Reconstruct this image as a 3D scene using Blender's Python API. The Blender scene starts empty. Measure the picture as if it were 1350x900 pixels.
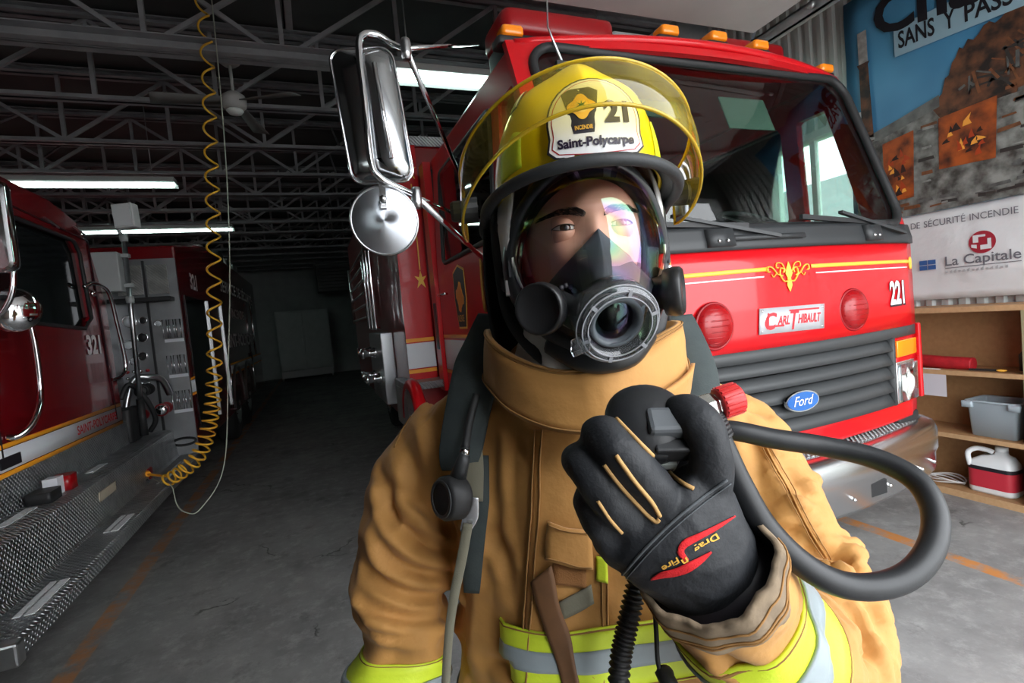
import bpy, bmesh, math, random
import numpy as np
from mathutils import Vector, Matrix, Euler, noise
from mathutils.bvhtree import BVHTree
random.seed(7); np.random.seed(7)
S = bpy.context.scene
COL = S.collection
PI = math.pi

# ---------------------------------------------------------------- camera
FPX, PPX, PPY = 668.244, 675.0, 450.0
def _cam_axes():
    a = np.array([415 - PPX, -(440 - PPY), -FPX]); a /= np.linalg.norm(a)
    b = np.array([2400 - PPX, -(255 - PPY), -FPX]); b /= np.linalg.norm(b)
    return np.array([b, a, np.cross(b, a)])
CM = _cam_axes()
CP = np.array([0.0, 0.0, 1.5])
cam_d = bpy.data.cameras.new('camera'); cam = bpy.data.objects.new('camera', cam_d); COL.objects.link(cam)
cam_d.sensor_width = 36; cam_d.lens = FPX / 1350 * 36; cam_d.clip_start = 0.02; cam_d.clip_end = 500
m4 = Matrix([list(CM[0]) + [0], list(CM[1]) + [0], list(CM[2]) + [0], [0, 0, 0, 1]])
cam.matrix_world = Matrix.Translation(CP) @ m4
S.camera = cam
# ---------------------------------------------------------------- sky, exposure
w = bpy.data.worlds.new('overcast_sky'); S.world = w; w.use_nodes = True
bg = w.node_tree.nodes['Background']; bg.inputs[0].default_value = (0.93, 0.965, 1.0, 1); bg.inputs[1].default_value = 4.2
S.view_settings.view_transform = 'Standard'; S.view_settings.look = 'None'
S.view_settings.gamma = 1.0; S.view_settings.use_curve_mapping = False
S.view_settings.exposure = 0.9

# ---------------------------------------------------------------- measuring helpers (pixel of the photograph -> world)
def ray(x, y): return CM @ np.array([x - PPX, PPY - y, -FPX])
def onX(x, y, v): d = ray(x, y); return Vector(CP + d * ((v - CP[0]) / d[0]))
def onY(x, y, v): d = ray(x, y); return Vector(CP + d * ((v - CP[1]) / d[1]))
def onZ(x, y, v): d = ray(x, y); return Vector(CP + d * ((v - CP[2]) / d[2]))
def atD(x, y, dep): return Vector(CP + ray(x, y) / FPX * dep)
def V(*a): return Vector(a)

# ---------------------------------------------------------------- materials
MATS = {}
def mat(name, col, rough=0.5, metal=0.0, vary=None, bump=None, trans=0.0, ior=1.45, emit=None, coat=0.0, spec=0.5, alpha=1.0, sheen=0.0, aniso=0.0, thin=None):
    """vary=(scale, amount, colour2 or None[, detail]); bump=(scale, strength[, distance])"""
    if name in MATS: return MATS[name]
    m = bpy.data.materials.new(name); m.use_nodes = True
    nt = m.node_tree; b = nt.nodes['Principled BSDF']
    I = b.inputs
    I['Base Color'].default_value = (*col, 1); I['Roughness'].default_value = rough; I['Metallic'].default_value = metal
    I['IOR'].default_value = ior; I['Transmission Weight'].default_value = trans; I['Coat Weight'].default_value = coat
    I['Specular IOR Level'].default_value = spec; I['Alpha'].default_value = alpha; I['Coat Roughness'].default_value = 0.05
    if sheen: I['Sheen Weight'].default_value = sheen
    if aniso: I['Anisotropic'].default_value = aniso
    if thin: I['Thin Film Thickness'].default_value = thin; I['Thin Film IOR'].default_value = 1.6
    if emit: I['Emission Color'].default_value = (*emit[0], 1); I['Emission Strength'].default_value = emit[1]
    if vary or bump:
        tc = nt.nodes.new('ShaderNodeTexCoord')
    if vary:
        n = nt.nodes.new('ShaderNodeTexNoise'); n.inputs['Scale'].default_value = vary[0]; n.inputs['Detail'].default_value = vary[3] if len(vary) > 3 else 5
        nt.links.new(tc.outputs['Object'], n.inputs['Vector'])
        r = nt.nodes.new('ShaderNodeMapRange'); r.inputs[1].default_value = 0.35; r.inputs[2].default_value = 0.68
        r.inputs[4].default_value = vary[1]
        nt.links.new(n.outputs['Fac'], r.inputs[0])
        x = nt.nodes.new('ShaderNodeMix'); x.data_type = 'RGBA'
        c2 = vary[2] if vary[2] else tuple(c * 0.45 for c in col)
        x.inputs[6].default_value = (*col, 1); x.inputs[7].default_value = (*c2, 1)
        nt.links.new(r.outputs[0], x.inputs[0]); nt.links.new(x.outputs[2], I['Base Color'])
        m['mix'] = x.name
    if bump:
        n2 = nt.nodes.new('ShaderNodeTexNoise'); n2.inputs['Scale'].default_value = bump[0]; n2.inputs['Detail'].default_value = 4
        nt.links.new(tc.outputs['Object'], n2.inputs['Vector'])
        bp = nt.nodes.new('ShaderNodeBump'); bp.inputs['Strength'].default_value = bump[1]; bp.inputs['Distance'].default_value = bump[2] if len(bump) > 2 else 0.002
        nt.links.new(n2.outputs['Fac'], bp.inputs['Height']); nt.links.new(bp.outputs[0], I['Normal'])
    MATS[name] = m
    return m

def thin_glass(name, tint, ior=1.5, rough=.02, gloss=(1, 1, 1), haze=None, rainbow=False):
    if name in MATS: return MATS[name]
    m = bpy.data.materials.new(name); m.use_nodes = True; nt = m.node_tree; L = nt.links
    for n in list(nt.nodes):
        if n.type != 'OUTPUT_MATERIAL': nt.nodes.remove(n)
    out = [n for n in nt.nodes if n.type == 'OUTPUT_MATERIAL'][0]
    tr = nt.nodes.new('ShaderNodeBsdfTransparent'); tr.inputs[0].default_value = (*tint, 1)
    gl = nt.nodes.new('ShaderNodeBsdfGlossy'); gl.inputs['Color'].default_value = (*gloss, 1); gl.inputs['Roughness'].default_value = rough
    fr = nt.nodes.new('ShaderNodeFresnel'); fr.inputs[0].default_value = ior
    mx = nt.nodes.new('ShaderNodeMixShader'); L.new(fr.outputs[0], mx.inputs[0]); L.new(tr.outputs[0], mx.inputs[1]); L.new(gl.outputs[0], mx.inputs[2])
    last = mx.outputs[0]
    if rainbow:      # rainbow sheen painted into the gloss colour by noise, fixed to the lens
        tc = nt.nodes.new('ShaderNodeTexCoord'); no = nt.nodes.new('ShaderNodeTexNoise'); no.inputs['Scale'].default_value = 16; no.inputs['Detail'].default_value = 0
        L.new(tc.outputs['Object'], no.inputs['Vector'])
        mr = nt.nodes.new('ShaderNodeMapRange'); mr.inputs[1].default_value = .25; mr.inputs[2].default_value = .75; mr.inputs[4].default_value = 1.6; L.new(no.outputs['Fac'], mr.inputs[0])
        hs = nt.nodes.new('ShaderNodeCombineColor'); hs.mode = 'HSV'; hs.inputs[1].default_value = .45; hs.inputs[2].default_value = 1.0
        fc = nt.nodes.new('ShaderNodeMath'); fc.operation = 'FRACT'; L.new(mr.outputs[0], fc.inputs[0]); L.new(fc.outputs[0], hs.inputs[0]); L.new(hs.outputs[0], gl.inputs['Color'])
    if haze:         # scuffed, dusty surface
        tc = nt.nodes.new('ShaderNodeTexCoord'); no = nt.nodes.new('ShaderNodeTexNoise'); no.inputs['Scale'].default_value = haze[0]; no.inputs['Detail'].default_value = 6
        L.new(tc.outputs['Object'], no.inputs['Vector'])
        mr = nt.nodes.new('ShaderNodeMapRange'); mr.inputs[1].default_value = .4; mr.inputs[2].default_value = .7; mr.inputs[3].default_value = haze[1] * .4; mr.inputs[4].default_value = haze[1]; L.new(no.outputs['Fac'], mr.inputs[0])
        df = nt.nodes.new('ShaderNodeBsdfDiffuse'); df.inputs[0].default_value = (*haze[2], 1)
        m2 = nt.nodes.new('ShaderNodeMixShader'); L.new(mr.outputs[0], m2.inputs[0]); L.new(last, m2.inputs[1]); L.new(df.outputs[0], m2.inputs[2]); last = m2.outputs[0]
    L.new(last, out.inputs[0]); MATS[name] = m; return m


def tread_mat(name, col, rough, k=105.0):
    m = mat(name, col, rough, 0.9, vary=(9, 0.6, tuple(c * 0.5 for c in col)))
    nt = m.node_tree; b = nt.nodes['Principled BSDF']
    tc = nt.nodes.new('ShaderNodeTexCoord'); sp = nt.nodes.new('ShaderNodeSeparateXYZ'); nt.links.new(tc.outputs['Object'], sp.inputs[0])
    def mth(op, a, bb=None, v=None):
        q = nt.nodes.new('ShaderNodeMath'); q.operation = op
        nt.links.new(a, q.inputs[0])
        if bb is not None: nt.links.new(bb, q.inputs[1])
        if v is not None: q.inputs[1].default_value = v
        return q.outputs[0]
    xz = mth('ADD', sp.outputs['X'], sp.outputs['Z'])
    u = mth('ADD', xz, sp.outputs['Y']); v = mth('SUBTRACT', xz, sp.outputs['Y'])
    s = mth('MULTIPLY', mth('SINE', mth('MULTIPLY', u, v=k)), mth('SINE', mth('MULTIPLY', v, v=k)))
    s = mth('POWER', mth('ABSOLUTE', s), v=2.0)
    bp = nt.nodes.new('ShaderNodeBump'); bp.inputs['Strength'].default_value = 1.0; bp.inputs['Distance'].default_value = 0.012
    nt.links.new(s, bp.inputs['Height']); nt.links.new(bp.outputs[0], b.inputs['Normal'])
    return m

# ---------------------------------------------------------------- mesh builder
class MB:
    def __init__(s): s.v = []; s.f = []; s.m = []; s.sm = []
    def add(s, vs, fs, mi=0, smooth=False):
        o = len(s.v); s.v += [tuple(v) for v in vs]; s.f += [tuple(i + o for i in f) for f in fs]; s.m += [mi] * len(fs); s.sm += [smooth] * len(fs); return s
    def box(s, a, b, mi=0):
        x0, y0, z0 = a; x1, y1, z1 = b
        vs = [(x0,y0,z0),(x1,y0,z0),(x1,y1,z0),(x0,y1,z0),(x0,y0,z1),(x1,y0,z1),(x1,y1,z1),(x0,y1,z1)]
        return s.add(vs, [(0,3,2,1),(4,5,6,7),(0,1,5,4),(1,2,6,5),(2,3,7,6),(3,0,4,7)], mi)
    def obox(s, c, ax, hx, ay, hy, az, hz, mi=0):
        c, ax, ay, az = Vector(c), Vector(ax).normalized() * hx, Vector(ay).normalized() * hy, Vector(az).normalized() * hz
        vs = [c + ax * i + ay * j + az * k for k in (-1, 1) for i, j in ((-1,-1),(1,-1),(1,1),(-1,1))]
        return s.add(vs, [(0,3,2,1),(4,5,6,7),(0,1,5,4),(1,2,6,5),(2,3,7,6),(3,0,4,7)], mi)
    def rbox(s, a, b, r, axis=2, n=4, mi=0):
        """box with the four edges along `axis` rounded"""
        ax = [0, 1, 2]; ax.remove(axis); i, j = ax
        pts = rrect(a[i], a[j], b[i], b[j], r, n)
        lo, hi = [], []
        for p in pts:
            q = [0, 0, 0]; q[i], q[j] = p; q[axis] = a[axis]; lo.append(tuple(q)); q[axis] = b[axis]; hi.append(tuple(q))
        N = len(pts); fs = [tuple(range(N)), tuple(range(2 * N - 1, N - 1, -1))]
        s.add(lo + hi, fs, mi)
        return s.add(lo + hi, [(k, k + N, (k + 1) % N + N, (k + 1) % N) for k in range(N)], mi, True)
    def bar(s, p, q, w, h=None, up=(0, 0, 1), mi=0):
        p, q = Vector(p), Vector(q); d = q - p; L = d.length; d.normalize(); h = h or w
        up = Vector(up)
        if abs(d.dot(up)) > .95: up = Vector((1, 0, 0))
        sd = d.cross(up).normalized(); u = sd.cross(d)
        return s.obox((p + q) / 2, d, L / 2, sd, w / 2, u, h / 2, mi)
    def loft(s, rings, cap=True, mi=0, smooth=True, closed=True):
        n = len(rings[0]); o = [p for r in rings for p in r]; fs = []
        for i in range(len(rings) - 1):
            for k in range(n if closed else n - 1):
                fs.append((i*n + k, i*n + (k+1) % n, (i+1)*n + (k+1) % n, (i+1)*n + k))
        s.add(o, fs, mi, smooth)
        if cap: s.add(list(rings[0]), [tuple(range(n - 1, -1, -1))], mi); s.add(list(rings[-1]), [tuple(range(n))], mi)
        return s
    def tube(s, pts, r, n=10, mi=0, cap=True, closed=False, flat=None):
        pts = [Vector(p) for p in pts]; rings = []; N = len(pts)
        rr = r if hasattr(r, '__len__') else [r] * N
        nrm = None
        for i, p in enumerate(pts):
            if closed: t = pts[(i + 1) % N] - pts[i - 1]
            else: t = pts[min(i + 1, N - 1)] - pts[max(i - 1, 0)]
            t.normalize()
            if nrm is None:
                nrm = t.cross(Vector((0, 0, 1)))
                if nrm.length < .05: nrm = t.cross(Vector((0, 1, 0)))
                nrm.normalize()
            nrm = (nrm - t * nrm.dot(t)).normalized(); bn = t.cross(nrm)
            a, b = (rr[i], rr[i]) if flat is None else (rr[i] * flat[0], rr[i] * flat[1])
            rings.append([p + nrm * (a * math.cos(2*PI*k/n)) + bn * (b * math.sin(2*PI*k/n)) for k in range(n)])
        if closed: rings.append(rings[0]); cap = False
        return s.loft(rings, cap, mi)
    def lathe(s, prof, c, axis, n=24, mi=0, smooth=True, up=None, cap=None):
        """prof: list of (radius, height along axis)"""
        c, a = Vector(c), Vector(axis).normalized()
        e = Vector(up) if up else (Vector((0, 0, 1)) if abs(a.z) < .9 else Vector((1, 0, 0)))
        e = (e - a * e.dot(a)).normalized(); g = a.cross(e)
        rings = [[c + a * h + (e * math.cos(2*PI*k/n) + g * math.sin(2*PI*k/n)) * max(r, 1e-5) for k in range(n)] for r, h in prof]
        return s.loft(rings, bool(cap), mi, smooth)
    def prism(s, poly, thick, fn, mi=0):
        """poly: 2D outline; fn(u, v, w) -> world"""
        n = len(poly); a = [fn(u, v, 0) for u, v in poly]; b = [fn(u, v, thick) for u, v in poly]
        return s.add(a + b, [tuple(range(n - 1, -1, -1)), tuple(range(n, 2 * n))] + [(k, (k+1) % n, (k+1) % n + n, k + n) for k in range(n)], mi)
    def grid(s, fn, nu, nv, mi=0, smooth=True):
        vs = [fn(i / nu, j / nv) for j in range(nv + 1) for i in range(nu + 1)]
        return s.add(vs, [(j*(nu+1)+i, j*(nu+1)+i+1, (j+1)*(nu+1)+i+1, (j+1)*(nu+1)+i) for j in range(nv) for i in range(nu)], mi, smooth)
    def slab(s, fn, off, nu, nv, mi=0, smooth=True):
        """closed sheet between fn(u,v) and off(u,v)"""
        a = [Vector(fn(i / nu, j / nv)) for j in range(nv + 1) for i in range(nu + 1)]
        b = [Vector(off(i / nu, j / nv)) for j in range(nv + 1) for i in range(nu + 1)]
        g = [(j*(nu+1)+i, j*(nu+1)+i+1, (j+1)*(nu+1)+i+1, (j+1)*(nu+1)+i) for j in range(nv) for i in range(nu)]
        N = len(a)
        fs = g + [tuple(N + k for k in reversed(q)) for q in g]
        ed = [j*(nu+1) for j in range(nv, 0, -1)] + [i for i in range(nu)] + [j*(nu+1)+nu for j in range(nv)] + [nv*(nu+1)+i for i in range(nu, 0, -1)]
        fs += [(ed[(k+1) % len(ed)], ed[k], ed[k] + N, ed[(k+1) % len(ed)] + N) for k in range(len(ed))]
        return s.add(a + b, fs, mi, smooth)
    def build(s, name, mats, parent=None, bevel=0, sub=0, kind=None, label=None, cat=None, group=None, autosmooth=None, origin=None):
        me = bpy.data.meshes.new(name)
        base = ROOT.get(parent.name, Vector((0, 0, 0))) if parent else Vector((0, 0, 0))
        if origin is not None: base = Vector(origin)
        me.from_pydata([tuple(Vector(v) - base) for v in s.v], [], s.f)
        ms = mats if isinstance(mats, (list, tuple)) else [mats]
        for q in ms: me.materials.append(q)
        me.polygons.foreach_set('material_index', s.m); me.polygons.foreach_set('use_smooth', s.sm)
        bm = bmesh.new(); bm.from_mesh(me); bmesh.ops.remove_doubles(bm, verts=bm.verts, dist=1e-5)
        bmesh.ops.recalc_face_normals(bm, faces=bm.faces); bm.to_mesh(me); bm.free()
        o = bpy.data.objects.new(name, me); COL.objects.link(o)
        if parent: o.parent = parent; ROOT[o.name] = base
        elif origin is not None: o.location = base; ROOT[o.name] = base
        if bevel:
            b = o.modifiers.new('bevel', 'BEVEL'); b.width = bevel; b.segments = 2; b.limit_method = 'ANGLE'; b.angle_limit = math.radians(50)
        if sub:
            b = o.modifiers.new('subd', 'SUBSURF'); b.levels = sub; b.render_levels = sub
        if kind: o['kind'] = kind
        if label: o['label'] = label
        if cat: o['category'] = cat
        if group: o['group'] = group
        return o
ROOT = {}
def rrect(x0, y0, x1, y1, r, n=4):
    out = []
    for cx, cy, a0 in ((x1-r, y0+r, -90), (x1-r, y1-r, 0), (x0+r, y1-r, 90), (x0+r, y0+r, 180)):
        for k in range(n + 1):
            a = math.radians(a0 + 90 * k / n); out.append((cx + r*math.cos(a), cy + r*math.sin(a)))
    return out
def thing(name, loc, label=None, cat=None, group=None, kind=None):
    o = bpy.data.objects.new(name, None); COL.objects.link(o); o.location = loc; o.empty_display_size = .1
    ROOT[o.name] = Vector(loc)
    if label: o['label'] = label
    if cat: o['category'] = cat
    if group: o['group'] = group
    if kind: o['kind'] = kind
    return o
def spline(pts, n=8, closed=False):
    """Catmull-Rom"""
    P = [Vector(p) for p in pts]; out = []; N = len(P)
    rng = range(N if closed else N - 1)
    for i in rng:
        if closed: p0, p1, p2, p3 = P[i-1], P[i], P[(i+1) % N], P[(i+2) % N]
        else: p0, p1, p2, p3 = P[max(i-1, 0)], P[i], P[i+1], P[min(i+2, N-1)]
        for k in range(n):
            t = k / n
            out.append(0.5 * ((2*p1) + (p2-p0)*t + (2*p0-5*p1+4*p2-p3)*t*t + (3*p1-p0-3*p2+p3)*t*t*t))
    if not closed: out.append(P[-1])
    return out
def sp1(xs, ys):
    return lambda x: float(np.interp(x, xs, ys))
def text_mb(s, fn, height, width=None, bold=0.0, center=True, mb=None, mi=0, depth=0.0, shear=0.0):
    """flat lettering; fn(u, v) -> world; u to the right, v up; height = cap height; width = fitted total width"""
    c = bpy.data.curves.new('t', 'FONT'); c.body = s; c.offset = bold; c.shear = shear; c.resolution_u = 3
    o = bpy.data.objects.new('t', c); COL.objects.link(o)
    dg = bpy.context.evaluated_depsgraph_get(); me = bpy.data.meshes.new_from_object(o.evaluated_get(dg))
    bpy.data.objects.remove(o); bpy.data.curves.remove(c)
    xs = [v.co.x for v in me.vertices]; ys = [v.co.y for v in me.vertices]
    x0, x1 = min(xs), max(xs); sy = height / 0.69; sx = sy if width is None else width / (x1 - x0)
    off = (x0 + x1) / 2 if center else x0
    mb = mb or MB()
    mb.add([fn((v.co.x - off) * sx, v.co.y * sy) for v in me.vertices], [tuple(p.vertices) for p in me.polygons], mi)
    bpy.data.meshes.remove(me)
    return mb
def instance(o, name, parent, loc=(0, 0, 0), rot=None, scale=None):
    c = bpy.data.objects.new(name, o.data); COL.objects.link(c); c.parent = parent; c.location = loc
    if rot: c.rotation_euler = rot
    if scale: c.scale = scale
    return c
# ================================================================= THE GARAGE
XL, XR, YF, YB, ZC = -5.4, 4.3, -0.5, 20.0, 4.62
M_wall = mat('painted_block', (.36, .37, .37), .8, vary=(3, .5, (.26, .26, .26)), bump=(40, .3))
M_corr = mat('corrugated_sheet', (.52, .54, .52), .45, .35, vary=(2.5, .5, (.38, .40, .38)))
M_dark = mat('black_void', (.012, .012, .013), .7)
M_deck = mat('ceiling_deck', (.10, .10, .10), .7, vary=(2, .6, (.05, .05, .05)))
M_joist = mat('joist_paint', (.36, .355, .37), .55, vary=(5, .6, (.20, .195, .21)))
M_white = mat('white_enamel', (.72, .73, .72), .4)

def floor_material():
    m = mat('worn_concrete', (.235, .235, .235), .62, bump=(55, .5, .003))
    nt = m.node_tree; b = nt.nodes['Principled BSDF']; L = nt.links
    tc = nt.nodes.new('ShaderNodeTexCoord')
    def noi(sc, det, rough=.6, w=None):
        n = nt.nodes.new('ShaderNodeTexNoise'); n.inputs['Scale'].default_value = sc; n.inputs['Detail'].default_value = det; n.inputs['Roughness'].default_value = rough
        L.new(w or tc.outputs['Object'], n.inputs['Vector']); return n
    def rng(src, a, bb, c=0., d=1.):
        r = nt.nodes.new('ShaderNodeMapRange'); L.new(src, r.inputs[0])
        for i, q in enumerate((a, bb, c, d)): r.inputs[i + 1].default_value = q
        return r.outputs[0]
    def mix(fac, a, bcol):
        x = nt.nodes.new('ShaderNodeMix'); x.data_type = 'RGBA'; L.new(fac, x.inputs[0])
        if isinstance(a, tuple): x.inputs[6].default_value = (*a, 1)
        else: L.new(a, x.inputs[6])
        x.inputs[7].default_value = (*bcol, 1); return x.outputs[2]
    def mth(op, a, bb):
        q = nt.nodes.new('ShaderNodeMath'); q.operation = op; L.new(a, q.inputs[0])
        if isinstance(bb, float): q.inputs[1].default_value = bb
        else: L.new(bb, q.inputs[1])
        return q.outputs[0]
    c = mix(rng(noi(1.3, 8, .7).outputs['Fac'], .38, .66), (.27, .265, .26), (.155, .15, .15))
    c = mix(rng(noi(9, 6, .75).outputs['Fac'], .5, .75, 0., .75), c, (.40, .39, .38))
    c = mix(rng(noi(3.2, 7, .7).outputs['Fac'], .58, .72, 0., .8), c, (.075, .07, .07))
    # cracks
    wn = noi(2.2, 5); mx = nt.nodes.new('ShaderNodeMix'); mx.data_type = 'VECTOR'; mx.inputs[0].default_value = .28
    L.new(tc.outputs['Object'], mx.inputs[4]); L.new(wn.outputs['Color'], mx.inputs[5])
    vo = nt.nodes.new('ShaderNodeTexVoronoi'); vo.feature = 'DISTANCE_TO_EDGE'; vo.inputs['Scale'].default_value = 1.1; L.new(mx.outputs[1], vo.inputs['Vector'])
    crack = mth('MULTIPLY', rng(vo.outputs['Distance'], .002, .008, .8, 0.), rng(noi(1.7, 2).outputs['Fac'], .54, .60))
    c = mix(crack, c, (.035, .033, .03))
    # worn orange bay lines running with the bays
    sp = nt.nodes.new('ShaderNodeSeparateXYZ'); L.new(tc.outputs['Object'], sp.inputs[0])
    wear = rng(noi(5, 6, .75).outputs['Fac'], .40, .56)
    for xc, wd, am in ((-1.26, .055, .75), (3.03, .05, 1.0)):
        d = mth('ABSOLUTE', mth('SUBTRACT', sp.outputs['X'], xc), 0.0)
        line = mth('MULTIPLY', mth('MULTIPLY', rng(d, wd * .8, wd, 1., 0.), wear), am)
        c = mix(line, c, (.50, .20, .055))
    L.new(c, b.inputs['Base Color'])
    L.new(rng(noi(5, 4).outputs['Fac'], .3, .7, .42, .75), b.inputs['Roughness'])
    return m
MB().box((XL - .1, YF - .1, -.12), (XR + .1, YB + .1, 0)).build('floor', floor_material(), kind='structure')
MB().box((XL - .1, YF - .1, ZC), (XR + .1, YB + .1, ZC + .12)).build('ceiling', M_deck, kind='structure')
MB().box((XL - .15, YF, 0), (XL, YB, ZC)).build('wall_left', M_wall, kind='structure')
MB().box((XL - .1, YB, 0), (XR + .1, YB + .15, ZC)).build('wall_back', M_wall, kind='structure')

# right wall: vertical corrugated sheets with a window opening
def corr_profile(y0, y1, p=.105, d=.022):
    out = []; y = y0
    while y < y1:
        for f, x in ((0, 0), (.32, 0), (.45, d), (.85, d), (1, 0)):
            yy = y + f * p
            if yy > y1: break
            out.append((XR - x, yy))
        y += p
    out.append((XR, y1)); return out
WY0, WY1, WZ0, WZ1 = 2.86, 3.68, 1.25, 2.80
def corr(mb, y0, y1, z0, z1):
    pr = corr_profile(y0, y1); n = len(pr)
    mb.add([(x, y, z) for z in (z0, z1) for x, y in pr] , [(k, k + 1, k + 1 + n, k + n) for k in range(n - 1)])
    mb.add([(XR + .04, y0, z0), (XR + .04, y1, z0), (XR + .04, y1, z1), (XR + .04, y0, z1)], [(0, 1, 2, 3)])
mb = MB()
corr(mb, YF, WY0, 0, ZC); corr(mb, WY1, YB, 0, ZC); corr(mb, WY0, WY1, 0, WZ0); corr(mb, WY0, WY1, WZ1, ZC)
mb.build('wall_right', M_corr, kind='structure')
M_glass = thin_glass('clear_glass', (.95, .98, .97), 1.45)
wd = thing('window_1', (XR, (WY0 + WY1) / 2, WZ0), kind='structure')
mb = MB()
for a, b in (((XR - .06, WY0 - .06, WZ0 - .06), (XR + .1, WY0, WZ1 + .06)), ((XR - .06, WY1, WZ0 - .06), (XR + .1, WY1 + .06, WZ1 + .06)), ((XR - .06, WY0, WZ0 - .06), (XR + .1, WY1, WZ0)), ((XR - .06, WY0, WZ1), (XR + .1, WY1, WZ1 + .06)), ((XR + .01, 3.26, WZ0), (XR + .06, 3.31, WZ1))):
    mb.box(a, b)
mb.build('window_frame', M_white, wd)
MB().box((XR + .03, WY0, WZ0), (XR + .036, 3.26, WZ1)).build('pane', M_glass, wd)
MB().box((XR + .03, 3.31, WZ0), (XR + .036, WY1, WZ1)).build('pane', M_glass, wd)

# front wall behind the camera: open bay on the right, closed sectional door on the left
OX0, OX1, OZ = 0.25, 4.1, 3.35
LX0, LX1 = -4.7, -1.15
mb = MB()
mb.box((XL, YF - .2, 0), (LX0, YF, ZC)); mb.box((LX1, YF - .2, 0), (OX0, YF, ZC)); mb.box((OX1, YF - .2, 0), (XR + .1, YF, ZC))
mb.box((LX0, YF - .2, OZ), (LX1, YF, ZC)); mb.box((OX0, YF - .2, OZ), (OX1, YF, ZC))
mb.build('wall_front', M_wall, kind='structure')
d1 = thing('door_1', ((LX0 + LX1) / 2, YF, 0), kind='structure')
for k in range(6):
    z0 = k * OZ / 6
    p = MB()
    if k == 3:
        p.box((LX0, YF - .13, z0 + .005), (LX1, YF - .08, z0 + .13)); p.box((LX0, YF - .13, z0 + .43), (LX1, YF - .08, z0 + OZ / 6 - .005))
        for j in range(6):
            xa = LX0 + j * (LX1 - LX0) / 5; p.box((max(xa - .07, LX0), YF - .13, z0 + .13), (min(xa + .07, LX1), YF - .08, z0 + .43))
        p.build('panel', M_white, d1)
        for j in range(5):
            xa = LX0 + j * (LX1 - LX0) / 5; MB().box((xa + .07, YF - .11, z0 + .13), (xa + (LX1 - LX0) / 5 - .07, YF - .104, z0 + .43)).build('pane', M_glass, d1)
    else:
        p.box((LX0, YF - .13, z0 + .005), (LX1, YF - .08, z0 + OZ / 6 - .005)).build('panel', M_white, d1)
# the raised sectional door of the open bay, with its tracks
d2 = thing('door_2', (1.5, 1.4, 3.42), kind='structure')
M_door = mat('door_panel', (.62, .63, .62), .5, vary=(3, .4, (.48, .49, .48)))
for k in range(6):
    y0 = -.25 + k * .525
    p = MB().box((.10, y0 + .005, 3.42), (3.26, y0 + .52, 3.465))
    p.box((.10, y0 + .02, 3.395), (3.26, y0 + .06, 3.42)); p.build('panel', M_door, d2, bevel=.004)
M_galv = mat('galvanised', (.48, .49, .50), .4, .8, vary=(12, .5, (.33, .34, .35)))
for xx in (.02, 3.33):
    p = MB().box((xx, -.45, 3.33), (xx + .012, 3.35, 3.42)); p.box((xx, -.45, 3.33), (xx + .05, 3.35, 3.342)); p.box((xx, -.45, 3.408), (xx + .05, 3.35, 3.42))
    p.build('track', M_galv, d2)
    MB().box((xx, 3.30, 3.34), (xx + .03, 3.33, ZC - .02)).build('track_hanger', M_galv, d2)
    MB().bar((xx + .02, 3.0, 3.42), (xx + .02, 2.3, ZC - .03), .03, .006).build('track_hanger', M_galv, d2)
p = MB()
for k in range(7):
    for xx in (.06, 3.30): p.lathe([(.0, -.01), (.024, -.01), (.024, .012), (0, .012)], (xx, -.24 + k * .54, 3.375), (1, 0, 0), 12)
p.build('roller', M_galv, d2)
# torsion / opener block seen near the right track
MB().box((2.75, 3.12, 3.42), (3.05, 3.3, 3.60)).build('end_bracket', M_galv, d2, bevel=.01)

# bar joists
def chord(mb, y, z, x0, x1, s=.05, gap=.03):
    mb.box((x0, y - gap / 2 - s, z), (x1, y - gap / 2, z + .008)); mb.box((x0, y - gap / 2 - .008, z), (x1, y - gap / 2, z + s))
    mb.box((x0, y + gap / 2, z), (x1, y + gap / 2 + s, z + .008)); mb.box((x0, y + gap / 2, z), (x1, y + gap / 2 + .008, z + s))
JX0, JX1, JB, JT = XL + .02, XR - .06, 3.80, 4.53
vert = diag = None
JY = [4.72, 5.72, 6.88, 8.04, 9.15, 10.2, 11.3, 12.4, 13.5, 14.6, 15.7, 16.8, 17.9, 19.0]
for i, y in enumerate(JY):
    j = thing('roof_joist', (0, y, JB), kind='structure')
    c = MB(); chord(c, y, JB, JX0, JX1, .075 if i == 0 else .05)
    if i == 0: c.box((JX0, y - .10, JB + .09), (JX1, y + .10, JB + .10)); c.box((JX0, y - .012, JB), (JX1, y + .012, JB + .10))
    c.build('bottom_chord', M_joist, j)
    c = MB(); chord(c, y, JT - .01, JX0, JX1, .06); c.box((JX0, y - .08, JT + .045), (JX1, y + .08, JT + .055)); c.build('top_chord', M_joist, j)
    pitch = .98
    x = -4.9 + (.33 * i) % pitch; k = 0
    while x + pitch < JX1:
        if vert is None:
            vert = MB().box((-.018, -.018, .02), (.018, .018, JT - JB)).build('web_post', M_joist, j, origin=(0, 0, 0)); vert.location = (x, 0, 0)
            diag = MB().bar((0, 0, .03), (pitch, 0, JT - JB - .01), .028, .036).build('web_diagonal', M_joist, j, origin=(0, 0, 0)); diag.location = (x, 0, 0)
        else:
            instance(vert, 'web_post', j, (x, 0, 0))
            if k % 2 == 0 or x > -.8: instance(diag, 'web_diagonal', j, (x, 0, 0))
            if k % 2 == 1 and x < -.8 or (k % 4 == 0 and x < -.8): instance(diag, 'web_diagonal', j, (x + pitch, 0, 0), scale=(-1, 1, 1))
        x += pitch; k += 1
# cross bridging and a couple of hangers between the joists
mb = MB()
for x in (-3.1, .55):
    for a, b in zip(JY[:-1], JY[1:]): mb.bar((x, a, JB + .04), (x, b, JT - .02), .022)
mb.build('trim_1', M_joist, kind='structure')

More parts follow.
